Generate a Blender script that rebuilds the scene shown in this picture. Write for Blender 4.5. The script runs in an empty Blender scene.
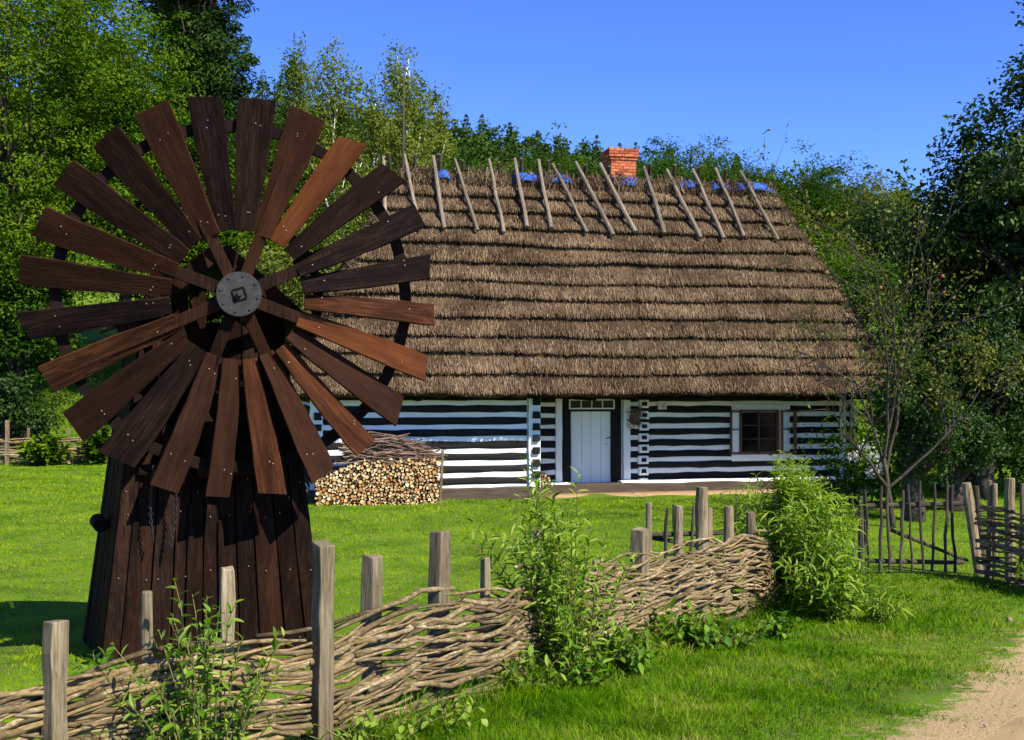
import bpy, math, random
import numpy as np
from mathutils import Vector, Matrix
R = math.radians
rng = np.random.default_rng(7)
random.seed(7)
scene = bpy.context.scene
col = scene.collection

# ------------------------------------------------------------------ camera, sky, sun, exposure
EYE = 2.65; F = 1150.0; HOR = 385.0
cam_d = bpy.data.cameras.new('camera'); cam = bpy.data.objects.new('camera', cam_d); col.objects.link(cam)
cam.location = (0, 0, EYE); cam.rotation_euler = (R(90) + math.atan(15 / F), 0, 0)
cam_d.sensor_width = 36; cam_d.lens = F * 36 / 1024; cam_d.clip_end = 3000; cam_d.clip_start = .05
scene.camera = cam
SUN_AZ, SUN_EL = 48.0, 44.0        # azimuth: to the right of straight behind the camera
world = bpy.data.worlds.new('World'); scene.world = world; world.use_nodes = True
wn = world.node_tree; wn.nodes.clear()
sky = wn.nodes.new('ShaderNodeTexSky'); sky.sky_type = 'NISHITA'; sky.sun_disc = False
sky.sun_elevation = R(SUN_EL); sky.sun_rotation = R(180 - SUN_AZ)
sky.altitude = 3500; sky.air_density = 1.0; sky.dust_density = 0.0; sky.ozone_density = 6.0
hs = wn.nodes.new('ShaderNodeHueSaturation'); hs.inputs['Saturation'].default_value = 1.15; hs.inputs['Hue'].default_value = .517; hs.inputs['Value'].default_value = 1.05
bg = wn.nodes.new('ShaderNodeBackground'); bg.inputs['Strength'].default_value = 0.145
wo = wn.nodes.new('ShaderNodeOutputWorld')
wn.links.new(sky.outputs[0], hs.inputs['Color']); wn.links.new(hs.outputs[0], bg.inputs['Color']); wn.links.new(bg.outputs[0], wo.inputs['Surface'])
sl = bpy.data.lights.new('sun', 'SUN'); sl.energy = 4.8; sl.angle = R(.5); sl.color = (1, .94, .82)
so = bpy.data.objects.new('sun', sl); col.objects.link(so); so.location = (20, -20, 30)
sd = Vector((math.sin(R(SUN_AZ)) * math.cos(R(SUN_EL)), -math.cos(R(SUN_AZ)) * math.cos(R(SUN_EL)), math.sin(R(SUN_EL))))
so.rotation_euler = sd.to_track_quat('Z', 'Y').to_euler()
vs = scene.view_settings; vs.view_transform = 'Standard'; vs.look = 'None'; vs.gamma = 1; vs.use_curve_mapping = False
vs.exposure = 0.92
scene.cycles.max_bounces = 6; scene.cycles.diffuse_bounces = 3; scene.cycles.transmission_bounces = 3
scene.cycles.glossy_bounces = 2; scene.cycles.transparent_max_bounces = 4

# ------------------------------------------------------------------ helpers
def tag(o, label=None, cat=None, group=None, kind=None):
    if label: o['label'] = label
    if cat: o['category'] = cat
    if group: o['group'] = group
    if kind: o['kind'] = kind
    return o
def empty(name, loc=(0, 0, 0), rz=0, label=None, cat=None, group=None, parent=None):
    o = bpy.data.objects.new(name, None); col.objects.link(o); o.empty_display_size = .2
    o.location = loc; o.rotation_euler = (0, 0, rz)
    if parent: o.parent = parent
    return tag(o, label, cat, group)
def mesh_np(name, V, Fc, rnd=None):
    """V (n,3), Fc (m,k): fast mesh, optional float per face"""
    me = bpy.data.meshes.new(name)
    V = np.asarray(V, np.float32); Fc = np.asarray(Fc, np.int32); m, k = Fc.shape
    me.vertices.add(len(V)); me.vertices.foreach_set('co', V.ravel())
    me.loops.add(m * k); me.loops.foreach_set('vertex_index', Fc.ravel())
    me.polygons.add(m); me.polygons.foreach_set('loop_start', np.arange(0, m * k, k, dtype=np.int32))
    if rnd is not None:
        a = me.attributes.new('rnd', 'FLOAT', 'FACE'); a.data.foreach_set('value', np.asarray(rnd, np.float32))
    me.update(calc_edges=True); me.validate()
    return me
def obj(name, me, m, parent=None, smooth=False, bevel=0):
    o = bpy.data.objects.new(name, me); col.objects.link(o)
    if m is not None and not me.materials: me.materials.append(m)
    if parent: o.parent = parent
    if smooth: me.polygons.foreach_set('use_smooth', [True] * len(me.polygons))
    if bevel:
        b = o.modifiers.new('bevel', 'BEVEL'); b.width = bevel; b.segments = 2; b.limit_method = 'ANGLE'; b.angle_limit = R(50)
    return o
def vec(a): return np.asarray(a, float)
def nrm(a): a = vec(a); return a / (np.linalg.norm(a) + 1e-12)
class MB:
    def __init__(s): s.v = []; s.f = []; s.r = []
    def quadbox(s, ring0, ring1):
        pass
    def box(s, x0, x1, y0, y1, z0, z1, r=0):
        b = len(s.v)
        s.v += [(x0, y0, z0), (x1, y0, z0), (x1, y1, z0), (x0, y1, z0), (x0, y0, z1), (x1, y0, z1), (x1, y1, z1), (x0, y1, z1)]
        s.f += [(b, b+3, b+2, b+1), (b+4, b+5, b+6, b+7), (b, b+1, b+5, b+4), (b+1, b+2, b+6, b+5), (b+2, b+3, b+7, b+6), (b+3, b, b+4, b+7)]
        s.r += [r] * 6
    def loft(s, rings, cap=True, r=0):
        n = len(rings[0]); b = len(s.v)
        for q in rings: s.v += [tuple(map(float, p)) for p in q]
        for i in range(len(rings) - 1):
            for j in range(n):
                a = b + i * n + j; c = b + i * n + (j + 1) % n
                s.f.append((a, c, c + n, a + n)); s.r.append(r)
        if cap:
            s.f.append(tuple(b + j for j in range(n))[::-1]); e = b + (len(rings) - 1) * n
            s.f.append(tuple(e + j for j in range(n))); s.r += [r, r]
    def tube(s, pts, rad, n=6, cap=True, r=0, rough=0):
        pts = [vec(p) for p in pts]; m = len(pts)
        if not hasattr(rad, '__len__'): rad = [rad] * m
        t = nrm(pts[1] - pts[0]); up = vec((0, 0, 1)) if abs(t[2]) < .9 else vec((1, 0, 0))
        a = nrm(np.cross(up, t)); rings = []
        for i in range(m):
            t = nrm(pts[min(i + 1, m - 1)] - pts[max(i - 1, 0)])
            a = nrm(a - t * np.dot(a, t)); b = np.cross(t, a)
            rings.append([pts[i] + rad[i] * (1 + (random.uniform(-rough, rough) if rough else 0)) * (a * math.cos(2 * math.pi * k / n) + b * math.sin(2 * math.pi * k / n)) for k in range(n)])
        s.loft(rings, cap, r)
    def plank(s, p0, p1, wd, w0, w1, td, t0, t1=None, segs=4, jit=0, tj=0, r=0):
        """a board from p0 to p1; wd width direction, td thickness direction, wobbling edges"""
        p0, p1, wd, td = vec(p0), vec(p1), nrm(wd), nrm(td); t1 = t0 if t1 is None else t1; rings = []
        for i in range(segs + 1):
            u = i / segs; p = p0 + (p1 - p0) * u; w = (w0 + (w1 - w0) * u) / 2; t = (t0 + (t1 - t0) * u) / 2
            e = lambda: random.uniform(-jit, jit)
            e1, e2 = e(), e(); f1 = random.uniform(-tj, tj)
            rings.append([p - wd * (w + e1) - td * (t + f1), p + wd * (w + e2) - td * (t + f1), p + wd * (w + e2) + td * t, p - wd * (w + e1) + td * t])
        # consistent outward winding is fixed at build()
        s.loft(rings, True, r)
    def mesh(s, name):
        me = bpy.data.meshes.new(name); me.from_pydata(s.v, [], s.f)
        if any(s.r):
            a = me.attributes.new('rnd', 'FLOAT', 'FACE'); a.data.foreach_set('value', np.asarray(s.r, np.float32))
        import bmesh
        bm = bmesh.new(); bm.from_mesh(me); bmesh.ops.recalc_face_normals(bm, faces=bm.faces); bm.to_mesh(me); bm.free()
        return me
    def build(s, name, m, parent=None, smooth=False, bevel=0): return obj(name, s.mesh(name), m, parent, smooth, bevel)

# ------------------------------------------------------------------ materials
M = {}
def new_mat(name):
    m = bpy.data.materials.new(name); m.use_nodes = True; t = m.node_tree; t.nodes.clear()
    out = t.nodes.new('ShaderNodeOutputMaterial'); b = t.nodes.new('ShaderNodeBsdfPrincipled')
    t.links.new(b.outputs[0], out.inputs[0]); M[name] = m
    return m, t, b, out
def N(t, kind, **kw):
    n = t.nodes.new(kind)
    for k, v in kw.items():
        if k in n.inputs: n.inputs[k].default_value = v
        else: setattr(n, k, v)
    return n
def ramp(t, fac, stops):
    r = t.nodes.new('ShaderNodeValToRGB'); e = r.color_ramp.elements
    while len(e) < len(stops): e.new(.5)
    for q, (p, c) in zip(e, stops): q.position = p; q.color = (*c, 1)
    t.links.new(fac, r.inputs[0]); return r.outputs[0]
def coords(t, scale=(1, 1, 1), rand=True):
    tc = t.nodes.new('ShaderNodeTexCoord'); src = tc.outputs['Object']
    oi = t.nodes.new('ShaderNodeObjectInfo')
    if rand:
        mu = N(t, 'ShaderNodeVectorMath', operation='MULTIPLY_ADD'); mu.inputs[1].default_value = (37.7, 19.3, 71.1)
        cb = t.nodes.new('ShaderNodeCombineXYZ')
        for i in range(3): t.links.new(oi.outputs['Random'], cb.inputs[i])
        t.links.new(cb.outputs[0], mu.inputs[0]); t.links.new(src, mu.inputs[2]); src = mu.outputs[0]
    mp = t.nodes.new('ShaderNodeMapping'); mp.inputs['Scale'].default_value = scale
    t.links.new(src, mp.inputs[0]); return mp.outputs[0], oi
def noise(t, v, scale=5, detail=4, rough=.6, dist=0):
    n = N(t, 'ShaderNodeTexNoise', Scale=scale, Detail=detail, Roughness=rough, Distortion=dist)
    t.links.new(v, n.inputs['Vector']); return n.outputs['Fac']
def mixc(t, fac, a, b, mode='MIX'):
    m = t.nodes.new('ShaderNodeMix'); m.data_type = 'RGBA'; m.blend_type = mode
    for s, x in ((m.inputs[0], fac), (m.inputs[6], a), (m.inputs[7], b)):
        if hasattr(x, 'is_output'): t.links.new(x, s)
        else: s.default_value = x if not isinstance(x, tuple) else (*x, 1)
    return m.outputs[2]
def bump(t, b, h, strength=.5, dist=.01):
    n = N(t, 'ShaderNodeBump', Strength=strength, Distance=dist); t.links.new(h, n.inputs['Height']); t.links.new(n.outputs[0], b.inputs['Normal'])
def wood(name, stops, axis='z', fine=60, rough=.75, var=.35, spec=.3, tint=None, bstr=.6):
    """weathered wood: long grain along one axis, tone differing from piece to piece"""
    m, t, b, out = new_mat(name)
    sc = {'x': (.06, 1, 1), 'y': (1, .06, 1), 'z': (1, 1, .06)}[axis]
    v, oi = coords(t, sc)
    g = noise(t, v, fine, 6, .7, .8); v2, _ = coords(t, tuple(math.sqrt(q) for q in sc)); g2 = noise(t, v2, fine * .12, 4, .6)
    ad = N(t, 'ShaderNodeMath', operation='MULTIPLY_ADD'); ad.inputs[1].default_value = .4; t.links.new(g2, ad.inputs[0])
    md = N(t, 'ShaderNodeMath', operation='MULTIPLY'); md.inputs[1].default_value = .6; t.links.new(g, md.inputs[0]); t.links.new(md.outputs[0], ad.inputs[2])
    c = ramp(t, ad.outputs[0], stops)
    va = N(t, 'ShaderNodeMapRange'); va.inputs['To Min'].default_value = 1 - var; va.inputs['To Max'].default_value = 1 + var; t.links.new(oi.outputs['Random'], va.inputs['Value'])
    hsv = N(t, 'ShaderNodeHueSaturation'); t.links.new(va.outputs[0], hsv.inputs['Value']); t.links.new(c, hsv.inputs['Color']); c = hsv.outputs[0]
    if tint:
        fr = N(t, 'ShaderNodeMath', operation='MULTIPLY'); fr.inputs[1].default_value = 7.31; t.links.new(oi.outputs['Random'], fr.inputs[0])
        f1 = N(t, 'ShaderNodeMath', operation='FRACT'); t.links.new(fr.outputs[0], f1.inputs[0]); f2 = N(t, 'ShaderNodeMath', operation='POWER'); f2.inputs[1].default_value = 2.2; t.links.new(f1.outputs[0], f2.inputs[0])
        f3 = N(t, 'ShaderNodeMath', operation='MULTIPLY'); t.links.new(f2.outputs[0], f3.inputs[0]); t.links.new(g2, f3.inputs[1])
        c = mixc(t, f3.outputs[0], c, tint)
    t.links.new(c, b.inputs['Base Color']); b.inputs['Roughness'].default_value = rough; b.inputs['Specular IOR Level'].default_value = spec
    bump(t, b, g, bstr, .006)
    return m
def speck(name, stops, scale=8, rough=.85, bstr=.4, bdist=.01, detail=6, rand=True, spec=.2, var=0.):
    m, t, b, out = new_mat(name); v, oi = coords(t, (1, 1, 1), rand); g = noise(t, v, scale, detail, .65); c = ramp(t, g, stops)
    if var:
        va = N(t, 'ShaderNodeMapRange'); va.inputs['To Min'].default_value = 1 - var; va.inputs['To Max'].default_value = 1 + var; t.links.new(oi.outputs['Random'], va.inputs['Value'])
        hsv = N(t, 'ShaderNodeHueSaturation'); t.links.new(va.outputs[0], hsv.inputs['Value']); t.links.new(c, hsv.inputs['Color']); c = hsv.outputs[0]
    t.links.new(c, b.inputs['Base Color']); b.inputs['Roughness'].default_value = rough; b.inputs['Specular IOR Level'].default_value = spec
    bump(t, b, noise(t, v, scale * 4, 4), bstr, bdist); return m
def leafmat(name, stops, transl=.35, trc=None, patch=.25, rough=.5, big=.35, spec=.3, ow=.25):
    """foliage: tone per leaf (face attribute or object), slow drift over the plant, light passing through"""
    m, t, b, out = new_mat(name)
    at = t.nodes.new('ShaderNodeAttribute'); at.attribute_name = 'rnd'
    oi = t.nodes.new('ShaderNodeObjectInfo')
    a = N(t, 'ShaderNodeMath', operation='MULTIPLY_ADD'); a.inputs[1].default_value = ow; t.links.new(oi.outputs['Random'], a.inputs[0]); t.links.new(at.outputs['Fac'], a.inputs[2])
    fr = N(t, 'ShaderNodeMath', operation='PINGPONG'); fr.inputs[1].default_value = 1; t.links.new(a.outputs[0], fr.inputs[0])
    v, _ = coords(t, (1, 1, 1), False); g = noise(t, v, big, 3, .5)
    mr = N(t, 'ShaderNodeMapRange'); mr.inputs['From Min'].default_value = .3; mr.inputs['From Max'].default_value = .7; mr.inputs['To Min'].default_value = -patch; mr.inputs['To Max'].default_value = patch
    t.links.new(g, mr.inputs['Value'])
    ad = N(t, 'ShaderNodeMath', operation='ADD', use_clamp=True); t.links.new(fr.outputs[0], ad.inputs[0]); t.links.new(mr.outputs[0], ad.inputs[1])
    c = ramp(t, ad.outputs[0], stops)
    t.links.new(c, b.inputs['Base Color']); b.inputs['Roughness'].default_value = rough; b.inputs['Specular IOR Level'].default_value = spec
    tr = t.nodes.new('ShaderNodeBsdfTranslucent'); h = N(t, 'ShaderNodeHueSaturation', Saturation=1.1, Value=1.15); t.links.new(c, h.inputs['Color']); t.links.new(h.outputs[0], tr.inputs['Color'])
    mx = t.nodes.new('ShaderNodeMixShader'); mx.inputs[0].default_value = transl
    t.links.new(b.outputs[0], mx.inputs[1]); t.links.new(tr.outputs[0], mx.inputs[2]); t.links.new(mx.outputs[0], out.inputs[0])
    return m
def attrmat(name, stops, rough=.8, spec=.2, patch=.2, big=1.2, ow=.06):
    return leafmat(name, stops, 0.0, None, patch, rough, big, spec, ow)

wood('mill_wood', [(.34, (.003, .002, .0016)), (.5, (.011, .0058, .004)), (.66, (.036, .017, .010))], 'z', 55, .85, .5, .05, (.050, .017, .006), 1.3)
wood('blade_wood', [(.36, (.0022, .0015, .0013)), (.5, (.0078, .0046, .0035)), (.62, (.025, .0135, .0092))], 'x', 60, .85, .35, .06, (.060, .021, .009), 1.5)
wood('blade_warm_lit', [(.36, (.003, .0018, .0013)), (.5, (.025, .010, .0050)), (.62, (.080, .030, .012))], 'x', 60, .85, .25, .06, (.15, .045, .012), 1.5)  # warmer blade copy: partly wood tone, partly sunlight painted into the colour
wood('dark_beam', [(.3, (.005, .0035, .003)), (.7, (.018, .011, .008))], 'x', 40, .85, .2, .05)
wood('post_wood', [(.34, (.040, .029, .016)), (.5, (.18, .140, .082)), (.68, (.37, .30, .19))], 'z', 60, .9, .25, .15, None, 1.2)
wood('pole_wood', [(.3, (.06, .045, .030)), (.5, (.16, .125, .085)), (.72, (.30, .245, .175))], 'z', 40, .85, .2)
wood('gate_wood', [(.3, (.020, .015, .010)), (.5, (.060, .047, .032)), (.72, (.14, .11, .075))], 'z', 50, .85, .3)
wood('rod_wood', [(.33, (.026, .017, .009)), (.5, (.165, .120, .062)), (.66, (.42, .325, .19))], 'x', 34, .9, .5, .06, (.28, .19, .075), 1.5)
wood('log_black', [(.25, (.006, .006, .006)), (.55, (.016, .015, .014)), (.8, (.045, .042, .038))], 'x', 30, .8, .3, .15)
wood('sill_wood', [(.3, (.020, .013, .008)), (.5, (.060, .042, .028)), (.75, (.115, .085, .058))], 'x', 30, .85, .2)
wood('white_paint', [(.30, (.60, .58, .54)), (.40, (.85, .85, .82)), (.7, (.91, .91, .88))], 'x', 18, .75, .03, .25)
wood('white_door', [(.3, (.62, .62, .57)), (.42, (.80, .80, .76)), (.8, (.87, .87, .83))], 'z', 24, .6, .04, .3)
wood('brown_paint', [(.3, (.09, .035, .014)), (.6, (.16, .07, .03))], 'z', 30, .6, .15)
speck('iron', [(.3, (.014, .013, .013)), (.7, (.040, .038, .037))], 25, .7, .3, .003, spec=.25)
speck('brick', [(.3, (.30, .075, .028)), (.5, (.44, .115, .042)), (.75, (.58, .22, .10))], 12, var=.5)
speck('mortar', [(.3, (.16, .11, .08)), (.7, (.34, .27, .21))], 14)
speck('tarp', [(.3, (.02, .08, .36)), (.7, (.04, .13, .50))], 5, .75, .5, .03, spec=.15)
speck('sand', [(.3, (.30, .19, .09)), (.7, (.46, .31, .16))], 4)
speck('stone', [(.3, (.30, .28, .25)), (.7, (.48, .45, .41))], 6)
speck('bark_dark', [(.3, (.025, .02, .015)), (.7, (.09, .07, .05))], 9, .9, .8, .03)
speck('bark_grey', [(.3, (.030, .024, .017)), (.7, (.095, .078, .056))], 14, .9, .8, .02)
speck('bark_birch', [(.36, (.05, .045, .04)), (.44, (.62, .60, .55)), (.8, (.74, .72, .68))], 3.2, .8, .3, .02)
speck('bark_pine', [(.3, (.10, .05, .025)), (.7, (.26, .13, .07))], 6, .9, .8, .03)
m, t, b, o = new_mat('glass_dark'); b.inputs['Base Color'].default_value = (.006, .007, .009, 1); b.inputs['Roughness'].default_value = .08; b.inputs['Specular IOR Level'].default_value = .12
m, t, b, o = new_mat('apple'); b.inputs['Base Color'].default_value = (.30, .06, .025, 1); b.inputs['Roughness'].default_value = .35
attrmat('straw', [(0, (.026, .017, .010)), (.35, (.074, .048, .027)), (.7, (.134, .088, .048)), (1, (.225, .158, .090))], .9, .05, .26, 1.1, .12)
attrmat('straw_base', [(0, (.03, .018, .010)), (1, (.08, .05, .03))], .9, .1, .15, .8)
attrmat('fire_end', [(0, (.24, .10, .03)), (.3, (.44, .25, .095)), (.7, (.60, .41, .19)), (1, (.72, .56, .32))], .8, .2, .1, 3)
attrmat('pebble', [(0, (.14, .11, .07)), (1, (.42, .35, .25))], .85, .2)
attrmat('fire_bark', [(0, (.05, .032, .022)), (1, (.16, .11, .075))], .9, .1)
attrmat('twigs', [(0, (.07, .04, .03)), (.6, (.18, .12, .085)), (1, (.30, .21, .14))], .85, .15)
leafmat('leaf_ash', [(0, (.010, .034, .0015)), (.45, (.032, .084, .0025)), (1, (.122, .188, .006))], .30, spec=.05, rough=.6)
leafmat('leaf_mid', [(0, (.010, .036, .002)), (.5, (.028, .074, .004)), (1, (.070, .130, .008))], .34, spec=.06, rough=.6)
leafmat('leaf_hill', [(0, (.014, .038, .006)), (.5, (.030, .070, .010)), (1, (.070, .115, .016))], .25, spec=.1, rough=.7)
leafmat('leaf_dark', [(0, (.010, .030, .004)), (.5, (.022, .058, .007)), (1, (.060, .112, .014))], .28, spec=.2, rough=.5)
leafmat('leaf_birch', [(0, (.060, .100, .010)), (.5, (.120, .170, .020)), (1, (.21, .25, .04))], .42, spec=.12, rough=.6)
leafmat('leaf_olive', [(0, (.045, .068, .008)), (.5, (.090, .120, .014)), (1, (.16, .18, .030))], .34, spec=.12, rough=.6)
leafmat('leaf_willow', [(0, (.065, .150, .008)), (.5, (.155, .285, .016)), (1, (.33, .44, .060))], .46, rough=.5, spec=.25, ow=1)
leafmat('leaf_weed', [(0, (.028, .085, .004)), (.5, (.068, .165, .008)), (1, (.15, .26, .02))], .36, spec=.15, rough=.55)
leafmat('leaf_pine', [(0, (.012, .034, .006)), (.5, (.026, .062, .009)), (1, (.058, .105, .016))], .15, spec=.1, rough=.7)
leafmat('leaf_apple', [(0, (.035, .065, .008)), (.5, (.085, .130, .014)), (1, (.20, .20, .035))], .35, spec=.15)
leafmat('flower_white', [(0, (.7, .7, .66)), (1, (.85, .85, .82))], .3)
leafmat('stem_green', [(0, (.08, .11, .02)), (1, (.20, .16, .06))], .1, spec=.15)
leafmat('grass_lawn', [(0, (.055, .145, .001)), (.3, (.125, .265, .002)), (.65, (.230, .365, .003)), (1, (.38, .42, .020))], .38, patch=.42, big=.8, rough=.8, spec=0, ow=0)
leafmat('grass_verge', [(0, (.034, .105, .002)), (.3, (.080, .190, .003)), (.65, (.155, .270, .006)), (1, (.33, .31, .07))], .38, patch=.45, big=1.5, rough=.8, spec=0, ow=0)

# ------------------------------------------------------------------ terrain height
_y = np.arange(-60, 60, .1)
_k = [(-60, 1.2), (0, 1.02), (4.5, .95), (5.8, .86), (7.2, .64), (9.3, .42), (12.4, .21), (16, .10), (20, .09), (24, .16), (34, .16), (37, .12), (46, 1.9), (60, 5.0)]
_z = np.interp(_y, [a for a, b in _k], [b for a, b in _k]); _z = np.convolve(np.pad(_z, 8, mode='edge'), np.ones(17) / 17, 'valid')
def gz(x, y):
    x = np.asarray(x, float); y = np.asarray(y, float)
    z = np.interp(y, _y, _z)
    crest = np.clip(42 - .215 * (x + 41), 14, 62)
    far = np.clip((y - 60) / 125, 0, 1); z = np.where(y > 60, 5.0 + (crest - 5.0) * far * (1.15 - .15 * far), z)
    dip = np.clip((-x - .1) / 1.2, 0, 1) * np.clip((8.3 - y) / 1.5, 0, 1) * np.clip((y - 3.5) / 1.2, 0, 1); z = z - .19 * dip * dip * (3 - 2 * dip)
    z = z + .02 * np.sin(x * 1.7 + y * .9) * np.sin(y * 1.3 - x * .6) + .012 * np.sin(x * 4.1) * np.sin(y * 3.7)
    far2 = np.clip((y - 37) / 20, 0, 1); z = z + far2 * (.5 * np.sin(x * .21 + 1) * np.sin(y * .17) + np.clip((y - 60) / 60, 0, 1) * 2 * np.sin(x * .06 + 2) * np.sin(y * .05))
    return z
def g1(x, y): return float(gz(x, y))
def at(px, d):                       # a point on the ground d metres away in the direction of column px
    x = (px - 512) / F * d; return (x, d, g1(x, d))
def zat(py, d): return EYE + (HOR - py) / F * d
def warp(a, b, n, p): u = np.linspace(-1, 1, n); return a + (b - a) * (np.sign(u) * np.abs(u) ** p + 1) / 2
# path edge: the sandy track at lower right
def path_s(x, y):                    # > 0 on the path (metres inside its left edge)
    return ((x - 1.95) * .854 - (y - 5.95) * .52) + .10 * np.sin(y * 2.3 + x) + .06 * np.sin(y * 5.1 - x * 2)

xs = np.unique(np.concatenate([np.linspace(-9, 9, 120), -9 - np.geomspace(.2, 500, 45), 9 + np.geomspace(.2, 500, 45)]))
ys = np.unique(np.concatenate([-np.geomspace(.2, 300, 20), np.linspace(0, 20, 130), np.linspace(20, 62, 84)[1:], 62 + np.geomspace(.6, 900, 60)]))
X, Y = np.meshgrid(xs, ys); Z = gz(X, Y); nx = len(xs)
ii = (np.arange(len(ys) - 1)[:, None] * nx + np.arange(nx - 1)[None]).ravel()
gm, t, b, o = new_mat('ground_soil')
v, _ = coords(t, (1, 1, 1), False)
c = ramp(t, noise(t, v, 1.1, 6, .6), [(.3, (.045, .095, .003)), (.5, (.085, .180, .004)), (.7, (.140, .220, .008))])
c = mixc(t, ramp(t, noise(t, v, 9, 5, .7), [(.45, (0, 0, 0)), (.75, (1, 1, 1))]), c, (.14, .10, .045))
dp = N(t, 'ShaderNodeVectorMath', operation='DOT_PRODUCT'); dp.inputs[1].default_value = (.854, -.52, 0); t.links.new(v, dp.inputs[0])
nm_ = N(t, 'ShaderNodeMath', operation='MULTIPLY_ADD'); nm_.inputs[1].default_value = 1.6; t.links.new(noise(t, v, 4.5, 10, .78), nm_.inputs[0]); t.links.new(dp.outputs['Value'], nm_.inputs[2])
mr_ = N(t, 'ShaderNodeMapRange'); mr_.inputs['From Min'].default_value = -1.43 + .65; mr_.inputs['From Max'].default_value = -1.43 + .85; t.links.new(nm_.outputs[0], mr_.inputs['Value'])
c = mixc(t, mr_.outputs[0], c, (.38, .272, .130))   # bare trodden soil beside the path
t.links.new(c, b.inputs['Base Color']); b.inputs['Roughness'].default_value = .95; b.inputs['Specular IOR Level'].default_value = .1
bump(t, b, noise(t, v, 30, 5), .7, .03)
tag(obj('ground', mesh_np('ground', np.stack([X.ravel(), Y.ravel(), Z.ravel()], 1), np.stack([ii, ii + 1, ii + nx + 1, ii + nx], 1)), gm, smooth=True), kind='structure')
# path sheet, its left edge ragged
pm, t, b, o = new_mat('path_sand')
v, _ = coords(t, (1, 1, 1), False)
c = ramp(t, noise(t, v, 2.2, 7, .65), [(.3, (.31, .215, .098)), (.5, (.40, .287, .138)), (.72, (.47, .35, .185))])
c = mixc(t, ramp(t, noise(t, v, 22, 6, .75), [(.55, (0, 0, 0)), (.85, (1, 1, 1))]), c, (.20, .135, .065))
t.links.new(c, b.inputs['Base Color']); b.inputs['Roughness'].default_value = .95; b.inputs['Specular IOR Level'].default_value = .05; bump(t, b, noise(t, v, 40, 6, .7), .5, .01)
u = np.linspace(-6, 34, 220); PV = []
for q in u:                           # rows along the path direction (.6,.8), columns across (.8,-.6)
    e = .10 * math.sin(q * 2.9) + .07 * math.sin(q * 7.3 + 1) + .05 * math.sin(q * 17.1)
    for wv in (.28 + e, .45, .7, 1.2, 1.8, 2.5, 3.2 + e): PV.append((1.95 + .52 * q + .854 * wv, 5.95 + .854 * q - .52 * wv, 0))
PV = np.array(PV); PV[:, 2] = gz(PV[:, 0], PV[:, 1]) + np.tile([-.03, .004, .012, .012, .012, .012, .012], len(u))
ii = (np.arange(219)[:, None] * 7 + np.arange(6)[None]).ravel()
tag(obj('path', mesh_np('path', PV, np.stack([ii, ii + 7, ii + 8, ii + 1], 1)), pm, smooth=True), kind='structure')

# ------------------------------------------------------------------ foliage builders
def leaves(P, size, nb=None, up=.5, aspect=.5, droop=0., rnd=None, seed=0, fold=.18):
    """rhombic folded leaves at points P: two triangles each"""
    r = np.random.default_rng(seed); n = len(P)
    nn = r.normal(size=(n, 3)); nn /= np.linalg.norm(nn, axis=1)[:, None]
    if nb is not None: nn = nn * .75 + nb * .55
    nn[:, 2] += up; nn /= np.linalg.norm(nn, axis=1)[:, None]
    a = r.normal(size=(n, 3)); a[:, 2] -= droop; a -= nn * (a * nn).sum(1)[:, None]; a /= np.linalg.norm(a, axis=1)[:, None]
    b = np.cross(nn, a); s = (size * r.uniform(.65, 1.3, n))[:, None]
    V = np.empty((n, 4, 3), np.float32)
    V[:, 0] = P - a * s * .5; V[:, 1] = P + b * s * aspect * .5 + nn * s * fold - a * s * .06
    V[:, 2] = P + a * s * .5; V[:, 3] = P - b * s * aspect * .5 + nn * s * fold - a * s * .06
    k = np.arange(n)[:, None] * 4
    Fc = np.concatenate([k + [[0, 1, 2]], k + [[0, 2, 3]]], 1).reshape(-1, 3)
    rr = r.uniform(0, 1, n) if rnd is None else rnd
    return V.reshape(-1, 3), Fc, np.repeat(rr, 2)
def crown_points(lobes, ncl, nl, cr, flat, seed, shell=.45):
    r = np.random.default_rng(seed); vol = np.array([l[3] * l[4] * l[5] for l in lobes]) ** .7; pick = r.choice(len(lobes), ncl, p=vol / vol.sum())
    L = np.array(lobes)[pick]; d = r.normal(size=(ncl, 3)); d /= np.linalg.norm(d, axis=1)[:, None]
    rad = r.uniform(0, 1, ncl) ** shell * r.uniform(.85, 1.12, ncl)
    C = L[:, :3] + d * rad[:, None] * L[:, 3:6]
    ce = np.array(lobes)[:, :3].mean(0); out = C - ce; out[:, 2] *= .6; out /= np.linalg.norm(out, axis=1)[:, None] + 1e-9
    sz = r.uniform(.55, 1.35, ncl)
    g = r.normal(size=(ncl, nl, 3)); g /= np.linalg.norm(g, axis=2)[:, :, None]; g *= (r.uniform(0, 1, (ncl, nl)) ** .5)[:, :, None]
    P = C[:, None] + g * (cr * sz)[:, None, None] * np.array([1, 1, flat])
    P[:, :, 2] -= (g[:, :, 0] ** 2 + g[:, :, 1] ** 2) * cr * .25
    tone = np.clip(r.uniform(0, 1, (ncl, 1)) * .55 + r.uniform(0, .45, (ncl, nl)), 0, 1)
    return P.reshape(-1, 3), np.repeat(out, nl, 0), tone.ravel(), C
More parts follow.
